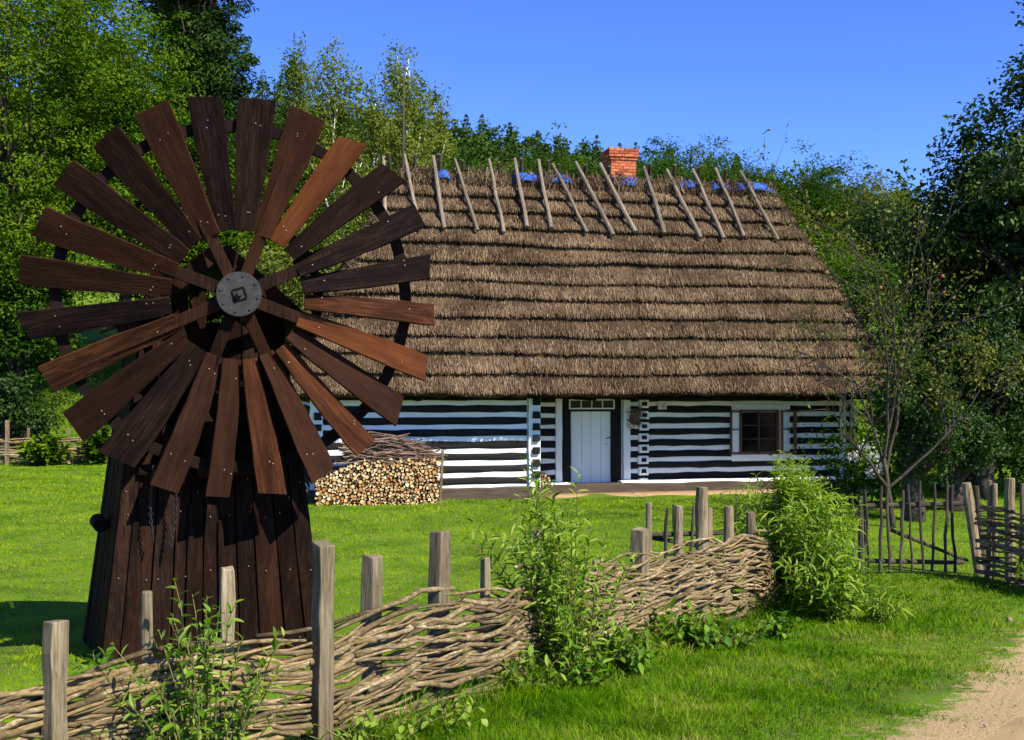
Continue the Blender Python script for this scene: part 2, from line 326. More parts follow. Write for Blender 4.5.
def tree(name, label, cat, base, lobes, leafm, barkm, ncl, nl, cr, leaf, trunk_r=.2, flat=.5, up=.45, droop=.2, aspect=.5, limbs=14, group=None, seed=0, shell=.45, trunk_top=None, lean=(0, 0), parent=None):
    """lobes: (x,y,z,rx,ry,rz) relative to the base"""
    o = empty(name, base, 0, label, cat, group); rs = random.Random(seed)
    P, out, tone, C = crown_points(lobes, ncl, nl, cr, flat, seed, shell)
    V, Fc, rr = leaves(P, leaf, out, up, aspect, droop, tone, seed + 1)
    obj('crown', mesh_np('crown', V, Fc, rr), leafm, o)
    mb = MB(); top = trunk_top or max(l[2] + l[5] * .5 for l in lobes)
    pts = [vec((0, 0, -.2))]; nseg = 9
    for i in range(1, nseg + 1):
        f = i / nseg; pts.append(vec((lean[0] * f + rs.uniform(-.04, .04) * top * .3, lean[1] * f + rs.uniform(-.04, .04) * top * .3, top * f)))
    rad = [trunk_r * (1.25 if i == 0 else (1 - .85 * i / nseg)) for i in range(nseg + 1)]
    mb.tube(pts, rad, 8, rough=.08)
    idx = rs.sample(range(len(C)), min(limbs, len(C)))
    for q in idx:
        e = C[q]; h = max(top * .15, min(top * .92, e[2] * rs.uniform(.45, .75))); f = h / top * nseg; i = min(int(f), nseg - 1)
        s = pts[i] + (pts[i + 1] - pts[i]) * (f - i); r0 = trunk_r * (1 - .85 * h / top) * .55 + .01
        mid = s + (e - s) * .5 + vec((rs.uniform(-.3, .3), rs.uniform(-.3, .3), .12 * np.linalg.norm(e - s)))
        mb.tube([s, s + (mid - s) * .55, mid, mid + (e - mid) * .5, e], [r0, r0 * .8, r0 * .6, r0 * .4, r0 * .15], 5, rough=.08)
    mb.build('trunk', barkm, o, True)
    return o
def blob(rx, ry, rz, zc, n=6, seed=0, spread=.55, small=.55):
    """an uneven crown: one body and several lobes round it"""
    r = random.Random(seed); L = [(0, 0, zc, rx * .75, ry * .75, rz * .8)]
    for i in range(n):
        a = 2 * math.pi * (i + r.uniform(-.3, .3)) / n; e = r.uniform(-.7, .8)
        k = math.sqrt(max(.05, 1 - e * e * .9)); s = small * r.uniform(.75, 1.2)
        L.append((math.cos(a) * rx * spread * k, math.sin(a) * ry * spread * k, zc + e * rz * .65, rx * s, ry * s, rz * s * .8))
    return L
def conifer(name, label, base, h, r, leafm, n=2500, leaf=.5, seed=0, group=None, cat='tree', parts=True):
    o = empty(name, base, 0, label, cat, group); V, Fc, rr = conifer_geo(h, r, n, leaf, seed)
    obj('crown', mesh_np('crown', V, Fc, rr), leafm, o)
    mb = MB(); mb.tube([(0, 0, -.3), (0, 0, h * .5), (0, 0, h * .97)], [r * .09, r * .06, .02], 6); mb.build('trunk', M['bark_dark'], o, True)
    return o
def conifer_geo(h, r, n, leaf, seed, off=(0, 0, 0)):
    q = np.random.default_rng(seed); nt = 13
    tier = q.integers(0, nt, n * 2); f = (tier + q.uniform(0, .55, n * 2)) / nt; keep = q.uniform(0, 1, n * 2) < (1.05 - f); f = f[keep][:n]; k = len(f)
    a = q.uniform(0, 2 * np.pi, k); lump = 1 + .25 * np.sin(a * 3 + tier[keep][:n] * 2.1); rad = (1 - f) ** .85 * r * lump * q.uniform(.25, 1, k) ** .5
    P = np.stack([np.cos(a) * rad, np.sin(a) * rad, h * (.10 + .9 * f) - rad * .35], 1) + np.array(off)
    out = np.stack([np.cos(a), np.sin(a), 0 * a], 1)
    return leaves(P, leaf, out, .5, .4, .3, None, seed + 5)

# ------------------------------------------------------------------ the cottage
TH = R(13); HX, HY = .62, 25.4; HZ = g1(HX, HY) - .02
house = empty('log_cottage', (HX, HY, HZ), TH, 'long log cottage with black and white striped walls under a steep thatched roof', 'cottage')
D = 6.4; REC = 1.0; XL, XR = -5.0, 8.0
def wz(z): return z - HZ
# dark cores of the walls (set behind the logs)
wl = MB(); wl.box(XL + .12, -.12, .06, D - .06, .05, 2.42); wall_l = wl.build('wall', M['white_paint'], house)
wr = MB(); wr.box(-.12 + .003, XR - .12, REC + .06, D - .064, .05, 2.42); wall_r = wr.build('wall', M['white_paint'], house)
def logrow(parent, x0, x1, y, zc, h=.155, mat='log_black', dep=.12, jit=.013):
    mb = MB(); n = max(2, int((x1 - x0) / .35)); rings = []
    for i in range(n + 1):
        x = x0 + (x1 - x0) * i / n; a = h / 2 + random.uniform(-jit, jit); b = h / 2 + random.uniform(-jit, jit); f = random.uniform(-.006, .006)
        rings.append([(x, y + dep, zc - b), (x, y + .018 + f, zc - b), (x, y + f, zc - b * .45), (x, y + f, zc + a * .45), (x, y + .018 + f, zc + a), (x, y + dep, zc + a)])
    mb.loft(rings); return mb.build('log', M[mat], parent, False)
def chink(parent, x0, x1, y, zc, h=.12):
    mb = MB(); n = max(2, int((x1 - x0) / .4)); rings = []
    for i in range(n + 1):
        x = x0 + (x1 - x0) * i / n; f = random.uniform(-.005, .005)
        rings.append([(x, y + .10, zc - h / 2), (x, y + .030 + f, zc - h / 2), (x, y + .022 + f, zc), (x, y + .030 + f, zc + h / 2), (x, y + .10, zc + h / 2)])
    mb.loft(rings); return mb.build('chinking', M['white_paint'], parent)
SP = .262
# left wing, front wall
for k in range(8):
    z = .56 + SP * k - HZ
    logrow(wall_l, XL + .25, -.30, 0, z); chink(wall_l, XL + .25, -.30, 0, z - SP / 2)
chink(wall_l, XL + .25, -.30, 0, .56 + SP * 8 - HZ - SP / 2)
def corner(parent, x, y, ks, z0, w=.13, dx=0):
    """white corner column of log ends with black end grain"""
    mb = MB(); mb.plank((x, y + .012, .12), (x, y + .012, 2.38), (1, 0, 0), w * 2, w * 2, (0, 1, 0), .09, segs=14, jit=.008); mb.build('corner_board', M['white_paint'], parent)
    for k in ks:
        z = z0 + SP * k - HZ; e = random.uniform(-.02, .02)
        q = MB(); q.plank((x + .03 + dx, y - .055, z - .075 + e), (x + .03 + dx, y - .055, z + .075 + e * .5), (1, 0, 0), .16, .15, (0, 1, 0), .10, segs=2, jit=.012)
        q.build('log_end', M['log_black'], parent, False, .012)
corner(wall_l, -.13, -.003, range(8), .56 + SP * .5)
corner(wall_l, XL + .12, -.003, range(8), .56 + SP * .5)
# right wing front wall, set back under the eave
def rwall(x0, x1, ks, y=REC):
    for k in ks:
        z = .505 + SP * k - HZ; logrow(wall_r, x0, x1, y, z)
for k in range(8):
    z = .505 + SP * k - HZ
    if k == 7: logrow(wall_r, 2.42, XR - .18, REC, z + .005, .17)
    elif k in (2, 3, 4, 5):
        logrow(wall_r, 2.42, 4.98, REC, z); logrow(wall_r, 6.52, XR - .18, REC, z)
    elif k == 6: logrow(wall_r, 2.42, 4.98, REC, z); logrow(wall_r, 6.42, XR - .18, REC, z)
    else: logrow(wall_r, 2.42, XR - .18, REC, z)
    chink(wall_r, 2.30, XR - .18, REC, z - SP / 2)
for k in range(8):
    z = .505 + SP * k - HZ; logrow(wall_r, .02, .62, REC, z, .165); chink(wall_r, -.05, .70, REC, z - SP / 2)
mb = MB(); mb.plank((.70, REC + .015, .16), (.70, REC + .015, 2.38), (1, 0, 0), .15, .15, (0, 1, 0), .09, segs=10, jit=.006); mb.build('door_post', M['white_paint'], wall_r)
mb = MB(); mb.plank((2.345, REC + .015, .16), (2.345, REC + .015, 2.38), (1, 0, 0), .17, .16, (0, 1, 0), .09, segs=10, jit=.008); mb.build('door_post', M['white_paint'], wall_r)
for k in range(9):                   # crossing wall beside the door: ringed log ends
    z = .505 + SP * (k - .5) - HZ; e = random.uniform(-.012, .012)
    q = MB(); q.plank((2.75 + e, REC - .03, z - .095), (2.75 + e, REC - .03, z + .095), (1, 0, 0), .235, .225, (0, 1, 0), .10, segs=2, jit=.012); le = q.build('log_end', M['white_paint'], wall_r, False, .012)
    q = MB(); q.plank((2.75 + e, REC - .084, z - .045), (2.75 + e, REC - .084, z + .045), (1, 0, 0), .13, .12, (0, 1, 0), .02, segs=2, jit=.008); q.build('end_grain', M['log_black'] if k else M['sill_wood'], le, False, .006)
mb = MB(); mb.plank((XR - .11, REC + .012, .12), (XR - .11, REC + .012, 2.38), (1, 0, 0), .15, .14, (0, 1, 0), .09, segs=14, jit=.008); mb.build('corner_board', M['white_paint'], wall_r)
for k in range(9):
    z = .505 + SP * (k - .5) - HZ
    q = MB(); q.plank((XR - .035, REC + .10, z), (XR + .27 + random.uniform(-.03, .03), REC + .10, z), (0, 0, 1), .13, .12, (0, 1, 0), .15, segs=2, jit=.01); q.build('log_end', M['white_paint'], wall_r, False, .012)
    if k < 8:
        q = MB(); q.plank((XR - .035, REC + .10, z + SP / 2), (XR + .20, REC + .10, z + SP / 2), (0, 0, 1), .13, .12, (0, 1, 0), .12, segs=2, jit=.01); q.build('log_end', M['log_black'], wall_r, False, .01)
# right end wall and back wall courses (seen only from aside)
for k in range(8):
    z = .505 + SP * k - HZ
    mb = MB(); mb.plank((XR - .06, REC + .2, z), (XR - .06, D - .1, z), (0, 0, 1), .155, .155, (1, 0, 0), .12, segs=8, jit=.008); mb.build('log', M['log_black'], wall_r)
    mb = MB(); mb.plank((XL + .06, .1, z), (XL + .06, D - .1, z), (0, 0, 1), .155, .155, (1, 0, 0), .12, segs=8, jit=.008); mb.build('log', M['log_black'], wall_l)
# sills: dark squared timbers on the ground, white ledges
mb = MB(); mb.plank((XL - .1, -.02, .14), (-.02, -.02, .14), (0, 0, 1), .34, .30, (0, 1, 0), .26, segs=14, jit=.02, tj=.012); mb.build('sill_beam', M['sill_wood'], house, False, .02)
mb = MB(); mb.plank((-.30, REC - .12, .10), (XR + .2, REC - .12, .10), (0, 0, 1), .34, .30, (0, 1, 0), .42, segs=20, jit=.018, tj=.02); mb.build('sill_beam', M['sill_wood'], house, False, .02)
mb = MB(); mb.plank((2.12, REC - .16, .275), (XR + .1, REC - .16, .275), (0, 0, 1), .075, .075, (0, 1, 0), .30, segs=16, jit=.006); mb.build('white_ledge', M['white_paint'], house, False, .008)
mb = MB(); mb.plank((.30, REC - .16, .265), (.92, REC - .16, .265), (0, 0, 1), .05, .05, (0, 1, 0), .28, segs=3, jit=.006); mb.build('white_ledge', M['white_paint'], house, False, .008)
# eave beam under the thatch
mb = MB(); mb.plank((XL - .3, -.30, 2.30), (XR + .3, -.30, 2.30), (0, 0, 1), .14, .14, (0, 1, 0), .13, segs=18, jit=.008); mb.build('eave_beam', M['dark_beam'], house, False, .01)
mb = MB(); mb.plank((-.1, REC - .01, 2.34), (XR + .2, REC - .01, 2.34), (0, 0, 1), .16, .16, (0, 1, 0), .14, segs=18, jit=.006); mb.build('wall_plate', M['log_black'], house, False, .01)
for i in range(14):
    x = XL + .3 + i * .96
    mb = MB(); mb.plank((x, -.58, 2.245), (x, REC + .1, 2.245 + .001), (0, 0, 1), .10, .10, (1, 0, 0), .11, segs=2, jit=.006); mb.build('joist', M['dark_beam'], house, False, .008)
# door
door = empty('door', (0, 0, 0), parent=house); DX0, DX1 = .985, 1.965; dz0, dz1 = .315 - HZ + .0, 2.085 - HZ + .0
for a, b2 in ((.80, .985), (1.965, 2.20)):
    mb = MB(); mb.plank(((a + b2) / 2, REC + .02, .25), ((a + b2) / 2, REC + .02, 2.32), (1, 0, 0), b2 - a - .004, b2 - a - .004, (0, 1, 0), .13, segs=5, jit=.003); mb.build('jamb', M['log_black'], door, False, .008)
mb = MB(); mb.box(DX0, DX1, REC + .09, REC + .13, dz0 - .02, 2.32); mb.build('backing', M['log_black'], door)
bw = [0, .27, .50, .74, .98]
for i in range(4):
    mb = MB(); mb.plank((DX0 + (bw[i] + bw[i + 1]) / 2, REC + .055 + random.uniform(-.003, .003), dz0), (DX0 + (bw[i] + bw[i + 1]) / 2, REC + .055, dz1 - .05), (1, 0, 0), bw[i + 1] - bw[i] - .007, bw[i + 1] - bw[i] - .007, (0, 1, 0), .035, segs=5, jit=.0015); mb.build('plank', M['white_door'], door, False, .004)
mb = MB(); mb.box(DX0 - .06, DX1 + .06, REC - .065, REC + .10, dz1 - .045, dz1); mb.build('lintel', M['log_black'], door, False, .006)
mb = MB(); mb.box(DX1 - .15, DX1 - .07, REC + .028, REC + .0365, dz0 + .88, dz0 + 1.06); mb.build('lock_plate', M['white_door'], door, False, .003)
mb = MB(); mb.tube([(DX1 - .11, REC + .03, dz0 + 1.10), (DX1 - .11, REC - .03, dz0 + 1.10), (DX1 + .03, REC - .035, dz0 + 1.115)], .012, 6); mb.tube([(DX1 - .11, REC + .035, dz0 + .96), (DX1 - .11, REC + .018, dz0 + .96)], .014, 6); mb.build('handle', M['iron'], door, True)
# transom of four panes over the door
tx0, tx1, tz0, tz1 = .93, 2.03, dz1 + .005, dz1 + .235
fr = MB()
for (a, b2, c2, d2) in ((tx0, tx1, tz0, tz0 + .03), (tx0, tx1, tz1 - .03, tz1), (tx0, tx0 + .03, tz0 + .03, tz1 - .03), (tx1 - .03, tx1, tz0 + .03, tz1 - .03)): fr.box(a, b2, REC - .075, REC + .03, c2, d2)
pw = (tx1 - tx0 - .06) / 4
for i in (1, 2, 3): fr.box(tx0 + .03 + pw * i - .01, tx0 + .03 + pw * i + .01, REC - .065, REC + .02, tz0 + .03, tz1 - .03)
tr_ = fr.build('transom_frame', M['white_door'], house)
for i in range(4):
    mb = MB(); mb.box(tx0 + .03 + pw * i + .012, tx0 + .03 + pw * (i + 1) - .012, REC - .03, REC - .024, tz0 + .032, tz1 - .032); p = mb.build('pane', M['glass_dark'], tr_)
# window with six panes
WX0, WX1, WZ0, WZ1 = 5.22, 6.14, 1.03 - HZ, 2.01 - HZ
win = empty('window', parent=house)
mb = MB(); mb.box(4.985, 6.50, REC - .012, REC + .05, WZ1 + .05, WZ1 + .17); mb.build('head_board', M['white_paint'], win, False, .006)
mb = MB(); mb.box(4.985, 6.46, REC - .020, REC + .05, WZ0 - .20, WZ0 - .045); mb.build('sill', M['white_paint'], win, False, .006)
mb = MB(); mb.box(4.985, 5.16, REC - .008, REC + .05, WZ0 - .04, WZ1 + .045); mb.build('side_board', M['white_paint'], win)
mb = MB(); mb.box(6.20, 6.42, REC - .008, REC + .05, WZ0 - .04, WZ1 + .045); mb.build('side_board', M['white_paint'], win)
fr = MB()
for (a, b2, c2, d2) in ((WX0 - .055, WX1 + .055, WZ0 - .04, WZ0), (WX0 - .055, WX1 + .055, WZ1, WZ1 + .045), (WX0 - .055, WX0, WZ0, WZ1), (WX1, WX1 + .055, WZ0, WZ1)): fr.box(a, b2, REC - .05, REC + .04, c2, d2)
fr.build('frame', M['brown_paint'], win, False)
fr = MB(); fr.box((WX0 + WX1) / 2 - .02, (WX0 + WX1) / 2 + .02, REC - .02, REC + .03, WZ0, WZ1)
for i in (1, 2):
    z = WZ0 + (WZ1 - WZ0) * i / 3
    for a, b2 in ((WX0, (WX0 + WX1) / 2 - .02), ((WX0 + WX1) / 2 + .02, WX1)): fr.box(a, b2, REC - .014, REC + .02, z - .012, z + .012)
fr.build('muntin', M['gate_wood'], win)
for i in range(3):
    for a, b2 in ((WX0, (WX0 + WX1) / 2 - .02), ((WX0 + WX1) / 2 + .02, WX1)):
        mb = MB(); mb.box(a + .003, b2 - .003, REC + .004, REC + .009, WZ0 + (WZ1 - WZ0) * i / 3 + .013, WZ0 + (WZ1 - WZ0) * (i + 1) / 3 - .013); mb.build('pane', M['glass_dark'], win)
# shutters folded back: brown frame bars round a white panel
for sx, wdt in ((4.92, .30), (6.24, .40)):
    sh = MB(); sh.box(sx + .05, sx + wdt - .05, REC - .045, REC - .028, WZ0 + .02, WZ1 - .02)
    sh = sh.build('shutter', M['white_paint'], house) if sx < 5 else None
    if sh is None:
        q = MB(); q.box(sx + .05, sx + .13, REC - .045, REC - .028, WZ0 + .02, WZ1 - .02); sh = q.build('shutter', M['white_paint'], house)
    for (a, b2, c2, d2) in ((sx, sx + .05, WZ0 - .03, WZ1 + .03), (sx + wdt - .07, sx + wdt, WZ0 - .03, WZ1 + .03), (sx + .05, sx + wdt - .07, WZ0 - .03, WZ0 + .01), (sx + .05, sx + wdt - .07, WZ1 - .01, WZ1 + .03), (sx + .05, sx + wdt - .07, (WZ0 + WZ1) / 2 + .05, (WZ0 + WZ1) / 2 + .08)):
        q = MB(); q.box(a, b2, REC - .07, REC - .03, c2, d2); q.build('shutter_bar', M['brown_paint'], sh, False, .004)
# woven bundle and a small box hanging beside the door
bm_ = MB(); r2 = random.Random(4)
for i in range(90):
    a = r2.uniform(0, 6.28); c0 = vec((2.52 + r2.gauss(0, .07), REC - .10 + r2.uniform(-.05, .03), 1.90 - HZ + r2.gauss(0, .10)))
    dd = vec((math.cos(a), r2.uniform(-.2, .2), math.sin(a))) * .10; bm_.tube([c0 - dd, c0 + vec((0, -.02, 0)), c0 + dd], .008, 4, r=r2.random())
tag(bm_.build('dried_wreath', M['twigs'], None), 'small brown dried twig bundle hanging on the log wall right of the door', 'wreath')
bpy.data.objects['dried_wreath'].matrix_world = Matrix.Translation((HX, HY, HZ)) @ Matrix.Rotation(TH, 4, 'Z')
pb = MB()
for (a, b2, c2, d2) in ((3.10, 3.28, 2.08, 2.10), (3.10, 3.28, 2.24, 2.27), (3.10, 3.13, 2.10, 2.24), (3.25, 3.28, 2.10, 2.24)): pb.box(a, b2, REC - .16, REC - .03, c2 - HZ, d2 - HZ)
pb.box(3.13, 3.25, REC - .05, REC - .032, 2.10 - HZ, 2.24 - HZ)
nb_ = pb.build('nest_box', M['white_door'], None); nb_.matrix_world = Matrix.Translation((HX, HY, HZ)) @ Matrix.Rotation(TH, 4, 'Z')
tag(nb_, 'tiny open white box fixed high on the wall between door and window', 'box')

# thatched roof: stepped straw courses on four slopes
EZ = 2.30; RZ = 7.66 - HZ; EXL, EXR, EYF, EYB = -5.6, 8.45, -.68, 7.1; RXL, RXR, RY = -2.69, 7.09, 3.2
def lerp(a, b, t_): return a + (b - a) * t_
ew = [vec((EXL, EYF, EZ)), vec((EXR, EYF, EZ)), vec((EXR, EYB, EZ)), vec((EXL, EYB, EZ))]
rl, rr_ = vec((RXL, RY, RZ)), vec((RXR, RY, RZ))
core = MB(); core.v = [tuple(p + vec((0, 0, -.02))) for p in ew] + [tuple(rl + vec((0, 0, -.25))), tuple(rr_ + vec((0, 0, -.25)))]
core.v[0] = tuple(ew[0] + vec((.12, .12, .02))); core.v[1] = tuple(ew[1] + vec((-.12, .12, .02))); core.v[2] = tuple(ew[2] + vec((-.12, -.12, .02))); core.v[3] = tuple(ew[3] + vec((.12, -.12, .02)))
core.f = [(0, 1, 5, 4), (1, 2, 5), (2, 3, 4, 5), (3, 0, 4), (0, 3, 2, 1)]; core.r = [0] * 5
roof = core.build('roof', M['straw_base'], house)
NC = 12
def course(bl, br, tr, tl, k, n, dens, seed):
    """one course: a raised slab with a bristling skin of straws running down the slope"""
    q = np.random.default_rng(seed); dt = 1 / NC; t0 = (k + (q.uniform(-.10, .10) if k else 0)) * dt; t1 = min(1.0, t0 + dt * 1.35)
    P = lambda u, t_: (bl + (br - bl) * u) * (1 - t_) + (tl + (tr - tl) * u) * t_
    nor = nrm(np.cross(br - bl, tl - bl)); down = nrm(bl + br - tl - tr)
    L0 = np.linalg.norm(P(1, t0) - P(0, t0)); cols = max(3, int(L0 / .25)); V = []; 
    wav = np.cumsum(q.normal(0, .015, cols + 1)); wav -= np.linspace(wav[0], wav[-1], cols + 1)
    for i in range(cols + 1):
        u = i / cols; j = q.normal(0, .016) + wav[i]; h = .18 + q.normal(0, .022)
        a = P(u, t0) + down * (.04 + j); b2 = P(u, t1)
        V += [a + nor * -.08 - down * .06, a + nor * h, lerp(a, b2, .5) + nor * (.11 + q.normal(0, .010)), b2 + nor * .0]
    ii = (np.arange(cols)[:, None] * 4 + np.arange(3)[None]).ravel(); Fq = np.stack([ii, ii + 4, ii + 5, ii + 1], 1)
    V = np.array(V); n0 = len(V)
    Ft = np.concatenate([Fq[:, [0, 1, 2]], Fq[:, [0, 2, 3]]]); rn = [np.full(len(Ft), .18)]
    m_ = int(L0 * dens)
    u = q.uniform(-.002, 1.002, m_); tt = t0 + dt * (q.uniform(0, 1, m_) ** 1.3 * 1.15 - .02); tt = np.clip(tt, 0, 1.0)
    base = (bl + np.outer(u, br - bl)) * (1 - tt)[:, None] + (tl + np.outer(u, tr - tl)) * tt[:, None]
    s = (tt - t0) / (dt * 1.35); lift = .20 * (1 - s) + .0 * s + q.uniform(-.012, .035, m_)
    jj = np.interp(u, np.linspace(0, 1, cols + 1), wav)
    side = nrm(br - bl)
    d2 = down + np.outer(q.normal(0, .16, m_), side).reshape(m_, 3) + np.outer(q.normal(.02, .10, m_), nor); d2 /= np.linalg.norm(d2, axis=1)[:, None]
    ln = q.uniform(.12, .30, m_)[:, None]; w = q.uniform(.004, .010, m_)[:, None]; wd = side + q.normal(0, .3, (m_, 3))
    A = base + nor * lift[:, None] + down * (jj * np.clip(1 - s, 0, 1))[:, None]; SLEN = np.linalg.norm((tl + tr - bl - br) / 2); B = A + d2 * np.minimum(ln[:, 0], (tt - t0) * SLEN + .095 + q.normal(0, .02, m_))[:, None]
    SV = np.stack([A - wd * w, A + wd * w, B + wd * w * .6, B - wd * w * .6], 1).reshape(-1, 3); kk = np.arange(m_)[:, None] * 4 + n0
    SF = np.concatenate([kk + [[0, 1, 2]], kk + [[0, 2, 3]]], 1).reshape(-1, 3)
    rv = np.clip(q.normal(.52, .27, m_), 0, 1)
    return np.concatenate([V, SV]), np.concatenate([Ft, SF]), np.concatenate(rn + [np.repeat(rv, 2)])
for k in range(NC):
    for (bl, br, tr, tl, dens, sd_) in ((ew[0], ew[1], rr_, rl, 560, 0), (ew[1], ew[2], rr_, rr_ + vec((0, -.02, 0)), 160, 50), (ew[3], ew[0], rl, rl, 200, 100), (ew[2], ew[3], rl, rr_, 60, 150)):
        if np.allclose(tr, tl): tr = tr + (br - bl) * .004; tl = tl - (br - bl) * .004
        V, Fc, rr = course(bl, br, tr, tl, k, 0, dens, 400 + k + sd_)
        obj('thatch_course', mesh_np('thatch_course', V, Fc, rr), M['straw'], roof)
# hip rolls and ridge cap of loose straw
def straw_roll(p0, p1, rad, n, seed, axis_mix=.6):
    q = np.random.default_rng(seed); p0, p1 = vec(p0), vec(p1); ax = nrm(p1 - p0); a = nrm(np.cross(ax, (0, 0, 1) if abs(ax[2]) < .9 else (1, 0, 0))); b = np.cross(ax, a)
    u = q.uniform(0, 1, n); th = q.uniform(0, 2 * np.pi, n); rr = rad * q.uniform(.75, 1.1, n) * (1 + .15 * np.sin(u * 37) + .1 * np.sin(u * 91))
    c = p0 + np.outer(u, p1 - p0) + (np.outer(np.cos(th), a) + np.outer(np.sin(th), b)) * rr[:, None]
    d = q.normal(0, .5, (n, 3)); tang = (-np.outer(np.sin(th), a) + np.outer(np.cos(th), b)); d = d * .5 + tang * axis_mix; d /= np.linalg.norm(d, axis=1)[:, None]
    ln = q.uniform(.08, .22, n)[:, None]; w = q.normal(0, 1, (n, 3)); w /= np.linalg.norm(w, axis=1)[:, None]; w *= q.uniform(.005, .012, n)[:, None]
    V = np.stack([c - d * ln - w, c - d * ln + w, c + d * ln + w, c + d * ln - w], 1).reshape(-1, 3); k = np.arange(n)[:, None] * 4
    Fc = np.concatenate([k + [[0, 1, 2]], k + [[0, 2, 3]]], 1).reshape(-1, 3); rv = np.clip(q.normal(.55, .25, n), 0, 1)
    mb = MB(); m_ = 24; mb.tube([p0 + (p1 - p0) * i / m_ for i in range(m_ + 1)], [rad * .86 * random.uniform(.92, 1.06) for _ in range(m_ + 1)], 8, rough=.05)
    V0 = np.array(mb.v); F0 = []
    for f in mb.f:
        for j in range(1, len(f) - 1): F0.append((f[0], f[j], f[j + 1]))
    return np.concatenate([V0, V]), np.concatenate([np.array(F0), Fc + len(V0)]), np.concatenate([np.full(len(F0), .3), np.repeat(rv, 2)])
V, Fc, rr = straw_roll(rl + vec((-.05, 0, -.02)), rr_ + vec((.05, 0, -.02)), .27, 9000, 3); obj('ridge_cap', mesh_np('ridge_cap', V, Fc, rr), M['straw'], roof)
for (a, b2, s_) in ((ew[0], rl, 1), (ew[1], rr_, 2), (ew[2], rr_, 3), (ew[3], rl, 4)):
    V, Fc, rr = straw_roll(a + vec((0, 0, .04)), b2 + vec((0, 0, -.05)), .10, 3500, 20 + s_); obj('hip_roll', mesh_np('hip_roll', V, Fc, rr), M['straw'], roof)
# blue tarpaulin showing along the ridge
for (a, b2) in ((-1.9, -1.5), (.1, .8), (.95, 1.6), (2.85, 3.25), (4.45, 4.9), (5.35, 5.85), (5.95, 7.05)):
    mb = MB(); n = 6; rings = []
    for i in range(n + 1):
        x = lerp(a, b2, i / n); dz_ = random.uniform(-.005, .035) - (.06 if i in (0, n) else 0); rings.append([(x, RY - .27 + random.uniform(-.03, .03), RZ + .03 + dz_), (x, RY - .19, RZ + .16 + dz_), (x, RY, RZ + .265 + dz_), (x, RY + .2, RZ + .16), (x, RY + .2, RZ + .14), (x, RY, RZ + .245 + dz_), (x, RY - .18, RZ + .14 + dz_), (x, RY - .25, RZ + .02 + dz_)])
    mb.loft(rings); mb.build('tarpaulin', M['tarp'], roof, True)
# crossed ridge poles: front ends located from the photograph (column of upper and lower end)
slope = nrm(vec((0, RY - EYF, RZ - EZ))); fn = nrm(np.cross((1, 0, 0), slope)); fn = fn if fn[1] < 0 else -fn
poles = [(384, 378+8, 160, 222), (405, 420, 162, 232), (434, 443, 166, 229), (455, 476, 168, 231), (490, 502, 166, 230), (516, 526, 162, 232), (540, 549, 167, 238), (555, 585, 166, 233), (579, 611, 171, 230), (602, 633, 172, 228), (644, 662, 172, 231), (669, 692+28, 175, 238-1), (695, 740, 176, 232), (718, 738, 178, 234), (744, 776, 178, 233)]
poles = [(384, 384, 160, 222), (405, 418, 162, 234), (434, 443, 166, 232), (456, 476, 168, 231), (490, 502, 168, 229), (516, 525, 162, 232), (540, 549, 166, 238), (554, 585, 167, 234), (577, 611, 171, 232), (602, 633, 172, 229), (646, 662, 174, 232), (669, 698, 176, 233), (695, 721, 177, 240), (718, 741, 179, 233), (743, 775, 180, 235)]
poles = sorted(poles)
import bisect
def col_to_x(px, y):                 # local x on the house for an image column, at local depth y
    k_ = (px - 512) / F; cx, sx_ = math.cos(TH), math.sin(TH)
    wx, wy = HX - sx_ * y, HY + cx * y
    return (k_ * wy - wx) / (cx - k_ * sx_)
for i, (pa, pb_, ya, yb) in enumerate(poles):
    y0 = RY - .12; xa = col_to_x(pa, y0); y1 = RY - 1.05 - random.uniform(-.05, .1); xb = col_to_x(pb_, y1)
    top = vec((xa, RY + .02, RZ + .55 + random.uniform(-.04, .08))); low = vec((xb, y1, RZ + (y1 - RY) * slope[2] / slope[1])) + fn * .24
    mid = vec((lerp(xa, xb, .35), RY - .34, 0)); mid[2] = RZ + (mid[1] - RY) * slope[2] / slope[1]; mid = mid + fn * .30
    r0 = random.uniform(.043, .056)
    mb = MB(); mb.tube([top, lerp(top, low, .25) + vec((random.uniform(-.015, .015), 0, 0)), lerp(top, low, .5) + vec((random.uniform(-.02, .02), 0, 0)), lerp(top, low, .75) + vec((random.uniform(-.015, .015), 0, 0)), low], [r0 * .85, r0 * .95, r0, r0, r0 * 1.08], 8, rough=.06); mb.build('ridge_pole', M['pole_wood'], roof, False, 0)
    # its partner, lying on the far slope and crossing above the ridge
    xo = xa + .13; topb = vec((xo + random.uniform(-.03, .1), RY - .16, RZ + .52 + random.uniform(-.05, .12))); lowb = vec((xo + .3, 2 * RY - y1, RZ + (y1 - RY) * slope[2] / slope[1])) + vec((0, -fn[1], fn[2])) * .24
    midb = vec((xo + .05, RY + .34, RZ - .34 * slope[2] / slope[1])) + vec((0, -fn[1], fn[2])) * .30
    mb = MB(); mb.tube([topb, lerp(topb, lowb, .25), lerp(topb, lowb, .5), lerp(topb, lowb, .75), lowb], [r0 * .85, r0 * .95, r0, r0, r0], 8, rough=.06); mb.build('ridge_pole', M['gate_wood'], roof)
